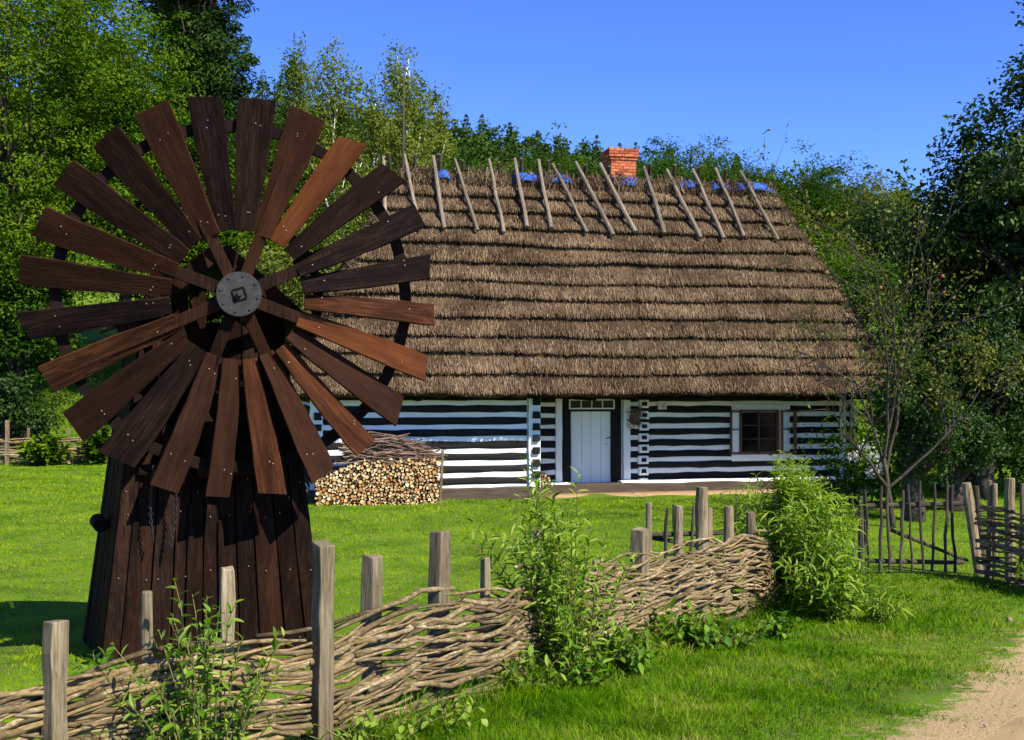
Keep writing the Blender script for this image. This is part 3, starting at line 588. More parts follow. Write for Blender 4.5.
# chimney of single bricks
cx0 = col_to_x(620, RY + .35); CW, CD = .68, .60
ch = MB(); ch.box(cx0 - CW / 2 + .015, cx0 + CW / 2 - .015, RY + .05, RY + .05 + CD - .03, RZ - .3, RZ + .95); chim = ch.build('chimney', M['mortar'], house)
bmesh_cache = {}
def brick(x0, x1, y0, y1, z0, z1):
    key = (round(x1 - x0, 3), round(y1 - y0, 3), round(z1 - z0, 3))
    if key not in bmesh_cache:
        q = MB(); a, b2, c2 = [k / 2 for k in key]; q.box(-a, a, -b2, b2, -c2, c2); bmesh_cache[key] = q.mesh('brick')
    o = obj('brick', bmesh_cache[key], M['brick'], chim); o.location = ((x0 + x1) / 2 + random.uniform(-.004, .004), (y0 + y1) / 2 + random.uniform(-.004, .004), (z0 + z1) / 2 + random.uniform(-.004, .004)); o.rotation_euler = (random.uniform(-.02, .02), random.uniform(-.03, .03), random.uniform(-.04, .04))
z = RZ + .27; row = 0
while z < RZ + .98:
    ex = .06 if z > RZ + .80 else (.03 if z > RZ + .70 else 0); w, d_ = CW + 2 * ex, CD + 2 * ex; x0, y0 = cx0 - w / 2, RY + .035 - ex
    n = 3; off = (row % 2) * w / 6; cuts = [0] + [w / 3 * k + (off if row % 2 else 0) for k in ((1, 2) if row % 2 == 0 else (0, 1, 2))] + [w]
    for yy0, yy1 in ((y0, y0 + .11), (y0 + d_ - .11, y0 + d_)):
        for a, b2 in zip(cuts[:-1], cuts[1:]):
            if b2 - a > .03: brick(x0 + a + .006, x0 + b2 - .006, yy0, yy1, z, z + .062)
    for xx0, xx1 in ((x0, x0 + .11), (x0 + w - .11, x0 + w)):
        for a, b2 in ((.116, d_ / 2 - .005), (d_ / 2 + .005, d_ - .116)): brick(xx0 + .001, xx1 - .001, y0 + a, y0 + b2, z, z + .062)
    z += .076; row += 1
mb = MB(); mb.plank((cx0 - CW / 2 - .03, RY + .01, RZ + .16), (cx0 + CW / 2 + .03, RY + .01, RZ + .16), (0, 0, 1), .28, .24, (0, 1, 0), .05, segs=6, jit=.02); mb.build('flashing', M['tarp'], chim)

# earth bank before the sill
mb = MB(); n = 24; rings = []
for i in range(n + 1):
    x = lerp(.2, 8.6, i / n); e = random.uniform(-.05, .05); rings.append([(x, REC - .25, -.05), (x, REC - .25, .07), (x, REC - .8 + e, .06), (x, REC - 1.35 + e, .02), (x, REC - 1.4 + e, -.05)])
mb.loft(rings); eb = mb.build('earth_bank', M['sand'], None, True); eb.matrix_world = Matrix.Translation((HX, HY, HZ)) @ Matrix.Rotation(TH, 4, 'Z'); tag(eb, kind='structure')

# ------------------------------------------------------------------ firewood against the wall
def house_world(x, y, z=0): return (HX + math.cos(TH) * x - math.sin(TH) * y, HY + math.sin(TH) * x + math.cos(TH) * y, HZ + z)
def firewood(x0, x1, y0, y1, top, seed, label, rmin=.025, rmax=.050, n=420, brush=True):
    o = empty('firewood_stack', house_world((x0 + x1) / 2, (y0 + y1) / 2, 0), TH, label, 'firewood'); r = random.Random(seed); mx, my = (x0 + x1) / 2, (y0 + y1) / 2
    placed = []; ends = MB(); bark = MB(); tries = 0
    while len(placed) < n and tries < 40000:
        tries += 1; x = r.uniform(x0 - mx, x1 - mx); h = top(x + mx); zz = r.uniform(.02, h); q = r.uniform(rmin, rmax) if tries < 9000 else r.uniform(rmin * .6, rmin * 1.1)
        if zz - q < -.02: zz = q - .02
        if all((x - a) ** 2 + (zz - b2) ** 2 > (q + c2) ** 2 * .88 for a, b2, c2 in placed):
            placed.append((x, zz, q)); yf = y0 - my + r.uniform(-.05, .05); nn = r.choice((5, 6, 7, 8)); a0 = r.uniform(0, 6)
            sh = [q * r.uniform(.85, 1.08) for _ in range(nn)]; ring = lambda y: [(x + sh[k] * math.cos(a0 + 6.283 * k / nn), y, zz + sh[k] * math.sin(a0 + 6.283 * k / nn)) for k in range(nn)]
            bark.loft([ring(yf + .006), ring(y1 - my)], False, r.random()); ends.loft([ring(yf), ring(yf + .006)], True, max(.01, r.random()))
    a = ends.build('log_ends', M['fire_end'], o); tag(a, kind='stuff'); a = bark.build('logs', M['fire_bark'], o); tag(a, kind='stuff')
    bk = MB(); bk.box(x0 - mx + .03, x1 - mx - .03, y1 - my - .04, y1 - my + .02, 0, top((x0 + x1) / 2) * .85); bk.build('stack_back', M['fire_bark'], o)
    if brush:
        tw = MB()
        for i in range(620):
            x = r.uniform(x0 - mx + .85, x1 - mx - .2); h = top(x + mx); cz = h - .04 + r.random() ** 1.1 * .56 * max(.3, 1 - abs(x - .2) / 1.3); l = r.uniform(.15, .5); y = r.uniform(y0 - my - .02, y1 - my); s_ = r.gauss(0, .16)
            tw.tube([(x - l, y + r.uniform(-.08, .08), cz - l * s_), (x, y, cz + r.uniform(0, .03)), (x + l * .9, y + r.uniform(-.08, .08), cz + l * s_ - .03)], [.012, .011, .006], 4, False, r=max(.01, r.random()))
        tag(tw.build('brushwood', M['twigs'], o), kind='stuff')
        pl = MB(); pl.plank((x1 - mx + .02, y0 - my - .02, -.05), (x1 - mx + .08, y0 - my - .02, 1.15), (1, 0, 0), .05, .05, (0, 1, 0), .05, segs=4, jit=.004); pl.build('stake', M['rod_wood'], o)
    return o
FX0, FX1 = col_to_x(316, -.5), col_to_x(438, -.5)
firewood(FX0, FX1, -.62, -.18, lambda x: .55 + .42 * min(1, max(0, (x - FX0) / .9)), 5, 'stack of cut firewood topped with brushwood against the striped cottage wall', n=900)
fw2 = firewood(.02, .40, REC - .28, REC - .06, lambda x: .40 - .75 * max(0, x - .06), 9, 'small heap of split firewood tucked in the recess left of the cottage door', n=60, brush=False)
fw2.location.z += .262

# ------------------------------------------------------------------ the small windmill
MX, MY = (219 - 512) / F * 9.4, 9.4; MZ = g1(MX, MY) - .03; MR = R(25)
mill = empty('windmill', (MX, MY, MZ), MR, 'small dark brown wooden windmill with a big wheel of paddle blades', 'windmill')
BW, TW, BD, TD, BH = .915, .585, 1.55, .98, 2.86     # half widths and depths at base and top
def mw(z): return lerp(BW, TW, z / BH)
def myf(z): return .20 * z / BH
def myb(z): return lerp(BD, .20 + TD, z / BH)
r3 = random.Random(12)
# front boards: long lower ones, shorter set-back ones above
nb = 11; edges = [0]
for i in range(nb): edges.append(edges[-1] + r3.uniform(.75, 1.3))
edges = [e / edges[-1] * 2 - 1 for e in edges]
def fboard(e0, e1, z0, z1, off, th=.026, name='board', parent=mill, slant=0):
    g = .005; pts = []
    n = 6; rings = []
    for i in range(n + 1):
        z = lerp(z0, z1, i / n); x0, x1 = e0 * mw(z) + g + r3.uniform(-.003, .003), e1 * mw(z) - g + r3.uniform(-.003, .003); y = myf(z) + off
        zt = slant if i == n else 0
        rings.append([(x0, y, z), (x1, y, z + zt), (x1, y + th, z + zt), (x0, y + th, z)])
    mb = MB(); mb.loft(rings); return mb.build(name, M['mill_wood'], parent, False, .004)
for i in range(nb):
    z1 = [1.85, 1.62, 1.95, 1.7, 1.55, 1.88, 1.5, 1.78, 1.66, 1.9, 1.72][i]
    fboard(edges[i], edges[i + 1], r3.uniform(-.02, .03), z1, r3.uniform(-.012, .012), slant=r3.uniform(-.05, .05))
    if i not in (3, 7): fboard(edges[i] * .98, edges[i + 1] * .98, 1.35, r3.choice((2.45, 2.7, 2.85, 2.2)), .10 + r3.uniform(0, .03), slant=r3.uniform(-.06, .06))
for k in (1, 4, 6, 8):             # narrow cover strips over joints
    z0 = r3.uniform(0, .2); fboard(edges[k] - .035, edges[k] + .035, z0, r3.uniform(1.0, 1.5), -.034, .018, 'cover_strip')
for (z, x0, x1) in ((1.60, -.62, -.30), (1.56, -.16, .42), (2.30, -.45, .46)):
    mb = MB(); mb.plank((x0, myf(z) - .045, z), (x1, myf(z) - .045, z + r3.uniform(-.03, .03)), (0, 0, 1), .085, .08, (0, 1, 0), .05, segs=3, jit=.004); mb.build('batten', M['blade_wood'], mill, False, .004)
# side and back boards
for side in (-1, 1):
    n = 8
    for i in range(n):
        u0, u1 = i / n, (i + 1) / n; rings = []; of = r3.uniform(-.008, .008)
        for j in range(5):
            z = lerp(-.02, BH - .02, j / 4); yf, yb = myf(z) + .03, myb(z) - .03; y0, y1 = lerp(yf, yb, u0) + .004, lerp(yf, yb, u1) - .004; x = side * (mw(z) + of)
            rings.append([(x, y0, z), (x, y1, z), (x - side * .026, y1, z), (x - side * .026, y0, z)])
        mb = MB(); mb.loft(rings); mb.build('board', M['mill_wood'], mill, False, .004)
for i in range(9):
    e0, e1 = -1 + 2 * i / 9, -1 + 2 * (i + 1) / 9; rings = []
    for j in range(5):
        z = lerp(-.02, BH - .02, j / 4); rings.append([(e0 * mw(z) + .004, myb(z), z), (e1 * mw(z) - .004, myb(z), z), (e1 * mw(z) - .004, myb(z) - .026, z), (e0 * mw(z) + .004, myb(z) - .026, z)])
    mb = MB(); mb.loft(rings); mb.build('board', M['mill_wood'], mill, False, .004)
# corner posts, an added dark shade box inside and the log end at the left side
for sx in (-1, 1):
    for fy in (0, 1):
        f = lambda z: (sx * (mw(z) - .075), (myf(z) + .15) if fy == 0 else myb(z) - .09, z)
        mb = MB(); mb.plank(f(-.05), f(BH), (1, 0, 0), .09, .09, (0, 1, 0), .09, segs=3, jit=.003); mb.build('corner_post', M['dark_beam'], mill)
mb = MB(); mb.tube([(-BW + .05, .45, 1.13), (-BW + .05, .80, 1.13)], .062, 14, rough=.03); mb.build('beam_end', M['dark_beam'], mill, False, .01)
rings = []
for z in (.02, BH - .05): rings.append([(-mw(z) + .12, myf(z) + .17, z), (mw(z) - .12, myf(z) + .17, z), (mw(z) - .12, myb(z) - .10, z), (-mw(z) + .12, myb(z) - .10, z)])
mb = MB(); mb.loft(rings); mb.build('shade_lining', M['dark_beam'], mill)  # added dark box standing in for inside shade, blocks slivers of daylight
nlm = MB(); nlm.tube([(0, 0, 0), (0, -.004, 0)], .005, 6); nlm = nlm.mesh('nail')
for i in range(nb):
    for z in (.12, .75, 1.22, 1.45):
        if r3.random() < .75:
            o = obj('nail', nlm, M['mortar'], mill); zz = z + r3.uniform(-.05, .05); o.location = ((edges[i] + (edges[i + 1] - edges[i]) * r3.uniform(.25, .75)) * mw(zz), myf(zz) - .014, zz)
# gable roof over the shaft: two slopes of boards with barge boards
RA, RE = BH + .50, BH - .02
for side in (-1, 1):
    n = 6
    for i in range(n):
        u0, u1 = i / n, (i + 1) / n; p = lambda u, y: vec((side * lerp(0, .78, u), y, lerp(RA, RE - .12, u)))
        y0, y1 = -.02 + r3.uniform(-.04, .03), 1.38
        a, b2 = p(u0, 0), p(min(1, u1 + .05), 0); nn = nrm((side * .62, 0, .78)); c = (a + b2) / 2 + nn * (.02 + .004 * (i % 2))
        mb = MB(); mb.plank((c[0], y0, c[2]), (c[0], y1, c[2]), b2 - a, np.linalg.norm(b2 - a), np.linalg.norm(b2 - a), nn, .024, segs=4, jit=.004); mb.build('roof_board', M['mill_wood'], mill, False, .003)
    mb = MB(); mb.plank((side * .01, -.06, RA + .02), (side * .80, -.06, RE - .13), (side * .62, 0, .78), .13, .12, (0, 1, 0), .03, segs=4, jit=.005); mb.build('barge_board', M['mill_wood'], mill, False, .004)
for i in range(7):                 # gable boards behind the wheel, some broken short
    x0, x1 = -.50 + i * .145, -.50 + (i + 1) * .145 - .01; zt = RA - .08 - abs((x0 + x1) / 2) * .78
    if i == 3: continue
    z0 = r3.choice((2.35, 2.45, 2.62)); mb = MB(); mb.plank(((x0 + x1) / 2, .175 + r3.uniform(-.02, .02), z0), ((x0 + x1) / 2, .175, zt), (1, 0, 0), x1 - x0, x1 - x0, (0, 1, 0), .025, segs=3, jit=.004); mb.build('board', M['mill_wood'], mill, False, .004)
# shaft and wheel
WXO, WZC, WY = .10, 2.995, -.26
mb = MB(); mb.tube([(WXO, 1.1, WZC - .05), (WXO, .3, WZC - .02), (WXO, WY - .08, WZC)], [.09, .09, .085], 12); mb.build('shaft', M['dark_beam'], mill, False)
whl = empty('wheel', (WXO, WY, WZC), R(-9), parent=mill); RAD = 1.605
# wheel frame: x right, z up, -y towards the viewer; eight spokes every third blade
PH = R(5.2)
def radial(a): return vec((math.sin(a), 0, math.cos(a))), vec((math.cos(a), 0, -math.sin(a)))
for i in range(8):
    a = PH + R(15) + i * R(45); rd, tg = radial(a)
    mb = MB(); mb.plank(rd * .10 + vec((0, -.035, 0)), rd * 1.50 + vec((0, .02, 0)), tg, .10, .08, (0, 1, 0), .045, segs=6, jit=.003); mb.build('spoke', M['mill_wood'], whl, False, .004)
for rad_, wd_, yy, nm in ((.655, .075, .085, 'inner_rim'), (1.385, .085, .090, 'outer_rim')):
    nseg = 12
    for i in range(nseg):
        a0, a1 = PH + i * 2 * math.pi / nseg + .012, PH + (i + 1) * 2 * math.pi / nseg - .012; rings = []
        for j in range(5):
            a = lerp(a0, a1, j / 4); rd, tg = radial(a); bulge = .018 * (1 - (2 * j / 4 - 1) ** 2); y = yy + (.004 if i % 2 else 0)
            rings.append([rd * (rad_ - wd_ / 2 - bulge) + vec((0, y - .02, 0)), rd * (rad_ + wd_ / 2 - bulge * .5) + vec((0, y - .02, 0)), rd * (rad_ + wd_ / 2 - bulge * .5) + vec((0, y + .022, 0)), rd * (rad_ - wd_ / 2 - bulge) + vec((0, y + .022, 0))])
        mb = MB(); mb.loft(rings); mb.build(nm + '_segment', M['dark_beam'], whl, False, .004)
PITCH = R(27); bolt_me = MB(); bolt_me.tube([(0, 0, 0), (0, -.004, 0)], .0055, 6); bolt_me = bolt_me.mesh('nail')
tips = [(256, 92), (306, 106), (347, 133), (387, 171), (414, 216), (433, 263), (436, 317), (422, 362), (403, 408), (372, 441), (330, 475), (284, 496), (229, 501), (170, 494), (116, 467), (79, 433), (48, 386), (31, 336), (25, 283), (38, 225), (65, 180), (101, 137), (146, 110), (197, 99)]
for i in range(24):
    a = PH + i * R(15) + r3.uniform(-.010, .010); L0, L1 = .515 + r3.uniform(-.012, .012), RAD + r3.uniform(-.025, .03); w1 = .0089 * (36, 35, 28, 30, 26, 26, 23, 27, 30, 26, 29, 29, 23, 28, 36, 33, 27, 27, 27, 30, 30, 30, 34, 32)[i] * r3.uniform(.97, 1.03); w0 = .15 * r3.uniform(.9, 1.1)
    n = 8; rings = []; cupv = r3.uniform(-.022, .022); sk = r3.uniform(-.035, .035)
    for j in range(n + 1):
        u = j / n; x = lerp(L0, L1, u); w = lerp(w0, w1, min(1, u * 1.25) ** .9) / 2; e = r3.uniform(-.005, .005); c = cupv * math.sin(math.pi * u)
        x0, x1 = (x + sk, x - sk) if j == n else (x, x)
        rings.append([(x0, -.011 + c, -w + e), (x1, -.011 + c, w + e), (x1, .011 + c, w + e), (x0, .011 + c, -w + e)])
    mb = MB(); mb.loft(rings); bl_ = mb.build('blade', M['blade_warm_lit' if i in (2, 6, 7, 9, 11, 16) else 'blade_wood'], whl, False, .003)  # chosen blades get the copy with some sunlight in its colour
    rd, tg = radial(a)      # local x -> radial, local -y -> face normal tilted towards the counter-clockwise side
    nrmv = vec((0, -1, 0)) * math.cos(PITCH) + (-tg) * math.sin(PITCH); ya = -nrmv; za = np.cross(rd, ya)
    mt = Matrix(((rd[0], ya[0], za[0], 0), (rd[1], ya[1], za[1], -.0), (rd[2], ya[2], za[2], 0), (0, 0, 0, 1)))
    mt.translation = Vector((0, -.035, 0)); bl_.matrix_local = mt
    for (x, z) in [(.655 + r3.uniform(-.03, .03), r3.uniform(-.05, .05)) for _ in range(r3.choice((0, 1, 2)))] + [(1.385 + r3.uniform(-.03, .03), r3.uniform(-.09, .09)) for _ in range(r3.choice((0, 1, 2, 2)))]:
        nl = obj('nail', bolt_me, M['iron'] if r3.random() < .75 else M['mortar'], bl_); nl.location = (x + r3.uniform(-.02, .02), -.011 + cupv * .5, z)
hp = MB(); hp.tube([(0, .02, 0), (0, -.150, 0), (0, -.156, 0)], [.178, .178, .174], 32); hub = hp.build('hub_plate', M['iron'], whl, False, 0)
q = MB(); q.tube([(0, 0, 0), (0, -.005, 0), (0, -.009, 0)], [.012, .011, .006], 8); bm1 = q.mesh('bolt')
for i in range(8):
    a = i * R(45) + .2; o = obj('bolt', bm1, M['iron'], hub); o.location = (.145 * math.sin(a), -.156, .145 * math.cos(a))
q = MB(); q.plank((-.045, -.162, -.045), (-.045, -.162, .045), (1, 0, 0), .012, .012, (0, 1, 0), .012, segs=1); q.plank((-.039, -.162, -.045), (.05, -.162, -.045), (0, 0, 1), .012, .012, (0, 1, 0), .012, segs=1); q.plank((-.039, -.1615, .045), (.05, -.1615, .045), (0, 0, 1), .010, .010, (0, 1, 0), .010, segs=1); q.plank((.05, -.1618, -.039), (.05, -.1618, .040), (1, 0, 0), .010, .010, (0, 1, 0), .011, segs=1)
sqp = q.build('square_washer', M['dark_beam'], hub); sqp.rotation_euler = (0, R(-18), 0)
q = MB(); q.tube([(0, -.155, 0), (0, -.20, 0), (0, -.21, 0)], [.026, .026, .018], 6); q.build('axle_nut', M['iron'], hub)
# chains on the front
lk = MB(); pts = [(.012 * math.cos(t_), 0, .022 * math.sin(t_)) for t_ in np.linspace(0, 2 * math.pi, 9)[:-1]]
for k in range(8): lk.tube([pts[k], pts[(k + 1) % 8]], .004, 4, False)
lk = lk.mesh('chain_link')
for (cx, z0, n) in ((-.52, 1.62, 20), (-.40, 1.74, 26)):
    ch_ = empty('chain', (cx, -.075, z0), parent=mill)
    for k in range(n):
        f = k / n; o = obj('chain_link', lk, M['iron'], ch_); o.location = (.05 * math.sin(f * 3.1) * (1 if cx > -.5 else -.5), -.0 - .01 * (k % 2), -k * .030); o.rotation_euler = (R(90) if 0 else 0, 0, R(80) * (k % 2) + .3)

# ------------------------------------------------------------------ wattle fences
def polyline(pts):
    P = np.array(pts, float); s = np.concatenate([[0], np.cumsum(np.linalg.norm(np.diff(P[:, :2], axis=0), axis=1))])
    return P, s
def wattle(label, base_pts, heights, posts, rod_d=.024, rows=None, rod_len=(1.4, 2.6), seed=0, group=None, postm='post_wood', amp=.05, sides=6, messy=1.0, sgap=1.0, clump=None):
    """posts: (s along, top height over ground, half width, square?, side offset, lean)"""
    r = random.Random(seed); P, S = polyline(base_pts)
    pos = lambda s: np.array([np.interp(s, S, P[:, 0]), np.interp(s, S, P[:, 1])])
    hh = lambda s: float(np.interp(s, S, heights))
    o = empty('wattle_fence', (float(P[0, 0]), float(P[0, 1]), g1(P[0, 0], P[0, 1])), 0, label, 'fence', group); O = vec(o.location)
    def tang(s):
        a, b2 = pos(max(0, s - .05)), pos(min(S[-1], s + .05)); return nrm((b2[0] - a[0], b2[1] - a[1], 0))
    ps = sorted(p[0] for p in posts)
    for (s, h, w, sq, off, ln) in posts:
        p = pos(s); t_ = tang(s); nv = vec((t_[1], -t_[0], 0)); c = vec((p[0], p[1], g1(*p))) + nv * off - O
        top = c + vec((0, 0, h)) + t_ * ln; bot = c - vec((0, 0, .15)) - t_ * ln * .1; mb = MB()
        a = r.uniform(-.35, .35); ca, sa = math.cos(a), math.sin(a); d1 = t_ * ca + nv * sa; d2 = -t_ * sa + nv * ca
        if sq:
            mb.plank(bot, top, d1, w * 2.05, w * 1.9, d2, w * 1.9, w * 1.75, segs=7, jit=.006, tj=.006)
            for kk in range(-4, 0): v_ = mb.v[kk]; mb.v[kk] = (v_[0], v_[1], v_[2] + r.uniform(-.018, .018))
            q_ = mb.build('post', M[postm], o, False, .006)
        else:
            k = 7; pts = [lerp(bot, top, i / k) + vec((r.uniform(-.006, .006), r.uniform(-.006, .006), 0)) for i in range(k + 1)]
            mb.tube(pts, [w * r.uniform(.9, 1.08) for _ in range(k)] + [w * .88], 9, rough=.06); q_ = mb.build('post', M[postm], o, False, .006)
    # rods
    tot = S[-1]; row = 0; z = .03
    hmax = max(heights); nrow = rows or int(hmax / (rod_d * 1.15))
    for row in range(nrow):
        f0 = (row + .5) / nrow; s = -r.uniform(0, 1.2)
        while s < tot:
            L = r.uniform(*rod_len); e = min(s + L, tot + .05); s_ = max(s, -.05)
            if e - s_ > .3:
                n = max(4, int((e - s_) / .17)); pts = []; rad = []; rd0 = rod_d * r.uniform(.55, 1.25) * .5; ph = r.choice((0, 1)); dz0 = r.gauss(0, .022) * messy; tilt = r.gauss(0, .05) * messy; wob = r.uniform(0, 6)
                flip = r.random() < .5
                for i in range(n + 1):
                    q_ = lerp(s_, e, i / n); qq = min(max(q_, 0), tot); p = pos(qq); t_ = tang(qq); nv = vec((t_[1], -t_[0], 0)); extra = t_ * (q_ - qq)
                    # weave phase between posts
                    import bisect as _b
                    kidx = _b.bisect(ps, qq); lo = ps[kidx - 1] if kidx > 0 else qq - .3; hi = ps[kidx] if kidx < len(ps) else qq + .3
                    ww = (kidx + (qq - lo) / max(.05, hi - lo)); side = math.cos(math.pi * (ww + ph + row)) * amp * r.uniform(.7, 1.2)
                    zz = hh(qq) * f0 + dz0 + tilt * (i / n - .5) + .018 * messy * math.sin(q_ * 5 + wob) + r.gauss(0, .007) * messy
                    pts.append(vec((p[0], p[1], g1(*p) + max(.01, zz))) + nv * side + extra - O)
                    tt = i / n if not flip else 1 - i / n; rad.append(rd0 * (1.15 - .55 * tt))
                rad = [q_ * (1.35 if r.random() < .08 else 1) for q_ in rad]
                mb = MB(); mb.tube(pts, rad, sides, rough=.16); mb.build('rod', M['rod_wood'], o, True)
            if e >= tot: break
            s = e - r.uniform(.05, .35)
    return o
fp = [(-60, 5.0), (50, 5.35), (152, 5.7), (232, 5.95), (318, 6.25), (383, 6.6), (447, 7.05), (492, 7.5), (540, 8.3), (600, 9.1), (640, 9.9), (680, 10.6), (707, 11.0), (755, 11.9), (776, 12.35)]
fpts = [((p - 512) / F * d, d) for p, d in fp]; _, FS = polyline(fpts); pxs = [p for p, d in fp]
fh = [.52, .58, .64, .66, .68, .70, .70, .68, .72, .74, .76, .82, .86, .84, .74]
def fpost(px, top, wpx, sq, off=0, ln=0):
    s = float(np.interp(px, pxs, FS)); d = float(np.interp(px, pxs, [d for p, d in fp])); x = (px - 512) / F * d
    return (s, zat(top, d) - g1(x, d), wpx * d / F / 2 * .77, sq, off, ln)
posts = [fpost(52, 619, 25, 1, .05), fpost(152, 592, 15, 0, -.05), fpost(232, 570, 18, 1, -.05), fpost(317, 542, 23, 1, .05, .01), fpost(383, 557, 22, 1, -.09), fpost(446, 532, 23, 1, -.07, .03), fpost(492, 560, 11, 1, -.05), fpost(541, 530, 11, 0, -.04), fpost(600, 560, 11, 0, -.04), fpost(641, 530, 21, 1, -.03, .05), fpost(680, 506, 12, 0, -.04, .04), fpost(706, 487, 17, 0, -.05), fpost(718, 508, 11, 1, -.12), fpost(733, 507, 14, 0, -.08, .05), fpost(757, 512, 13, 0, -.06, -.03), fpost(-20, 640, 22, 1)]
wattle('long sagging wattle fence with grey square posts in the foreground', fpts, fh, posts, .029, rows=58, seed=3, messy=1.7, amp=.036, rod_len=(1.7, 3.3))
# weathered loose heap of rods near the gate end sits in the same fence; far fence on the left and the right-hand fence
lp = [((p - 512) / F * d, d) for p, d in ((-60, 36.2), (8, 36.4), (60, 36.6), (110, 36.9), (180, 37.1))]; _, LS = polyline(lp)
wattle('low wattle fence half hidden by shrubs at the far left edge of the lawn', lp, [.85] * 5, [(float(np.interp(p, [-60, 8, 60, 110, 180], LS)), h, .065 if h > 1.3 else .045, 1, .03, 0) for p, h in ((8, 1.40), (29, 1.15), (69, 1.15), (87, 1.2), (130, 1.2), (160, 1.2), (-20, 1.2))], .075, rows=12, seed=8, rod_len=(2, 4), amp=.07, sides=5)
rp = [((p - 512) / F * d, d) for p, d in ((980, 15.0), (1005, 14.6), (1035, 14.1), (1090, 13.2))]; _, RS = polyline(rp)
wattle('short wattle fence with leafy shoots at the right of the picket gate', rp, [.95, .95, .9, .85], [(float(np.interp(p, [980, 1005, 1035, 1090], RS)), h, w, 0, -.05, ln) for p, h, w, ln in ((984, 1.28, .035, .05), (991, 1.25, .035, 0), (1006, 1.34, .065, 0), (1018, 1.28, .04, .02), (1034, 1.3, .05, 0), (1060, 1.25, .045, 0), (1085, 1.2, .045, 0))], .040, rows=32, seed=11, rod_len=(.8, 1.6))

# ------------------------------------------------------------------ picket gate and the hurdle left of it
def stake(mb, base, top, r0, r): 
    n = 5; mb.tube([lerp(vec(base), vec(top), i / n) + vec((r.uniform(-.012, .012), r.uniform(-.012, .012), 0)) for i in range(n + 1)], [r0 * r.uniform(.9, 1.1) for _ in range(n)] + [r0 * .75], 7, rough=.05)
def hurdle(name, label, cat, pxa, da, pxb, db, tops, rails, diag, seed, posts, hgt):
    r = random.Random(seed); xa, xb = (pxa - 512) / F * da, (pxb - 512) / F * db
    o = empty(name, (xa, da, g1(xa, da)), 0, label, cat); O = vec(o.location)
    def pt(u, z): x, y = lerp(xa, xb, u), lerp(da, db, u); return vec((x, y, g1(x, y) + z)) - O
    nv = nrm((-(db - da), xb - xa, 0))
    for u, h in tops:
        mb = MB(); stake(mb, pt(u, .04) - nv * .05, pt(u + r.uniform(-.03, .03), h) - nv * .05, r.uniform(.016, .023), r); mb.build('picket', M['gate_wood'], o)
    for z0, z1, a, b2 in rails:
        mb = MB(); stake(mb, pt(a, z0), pt(b2, z1), .032, r); mb.build('rail', M['gate_wood'], o)
    for (u0, z0, u1, z1) in diag:
        mb = MB(); stake(mb, pt(u0, z0) + nv * .055, pt(u1, z1) + nv * .055, .026, r); mb.build('brace', M['gate_wood'], o)
    for (u, h, w, ln, m_) in posts:
        mb = MB(); n = 5; mb.tube([lerp(pt(u, -.1), pt(u + ln, h), i / n) for i in range(n + 1)], [w * r.uniform(.94, 1.06) for _ in range(n)] + [w * .9], 9, rough=.05); mb.build('post', M[m_], o, False, .006)
    return o
hurdle('picket_gate', 'rustic picket gate of thin dark sticks beside the sandy path', 'gate', 846, 15.4, 972, 15.3,
       [((p - 846) / 126, h) for p, h in ((853, 1.1), (867, 1.14), (878, 1.18), (888, 1.15), (899, 1.12), (911, 1.2), (921, 1.24), (931, 1.22), (943, 1.23), (953, 1.2))],
       [(.92, .95, .1, .98), (.20, .16, .0, .93)], [(.33, .60, .97, .18)], 4, [(.12, 1.05, .05, 0, 'gate_wood'), (1.06, 1.22, .065, -.11, 'post_wood'), (1.09, 1.18, .035, -.06, 'gate_wood')], 1.2)
hurdle('stick_hurdle', 'open hurdle of thin stakes and two rails behind the leaning fence posts', 'fence', 648, 13.6, 775, 14.6,
       [((p - 648) / 127, h) for p, h in ((661, 1.02), (672, 1.05), (685, 1.02), (697, 1.03), (728, 1.08), (745, 1.0), (760, 1.0))],
       [(.72, .66, 0, 1.0), (.20, .2, 0, 1.0)], [(.02, .68, .45, .50)], 6, [(0.005, 1.10, .04, 0, 'post_wood'), (1.0, 1.1, .05, 0, 'gate_wood')], 1.1)

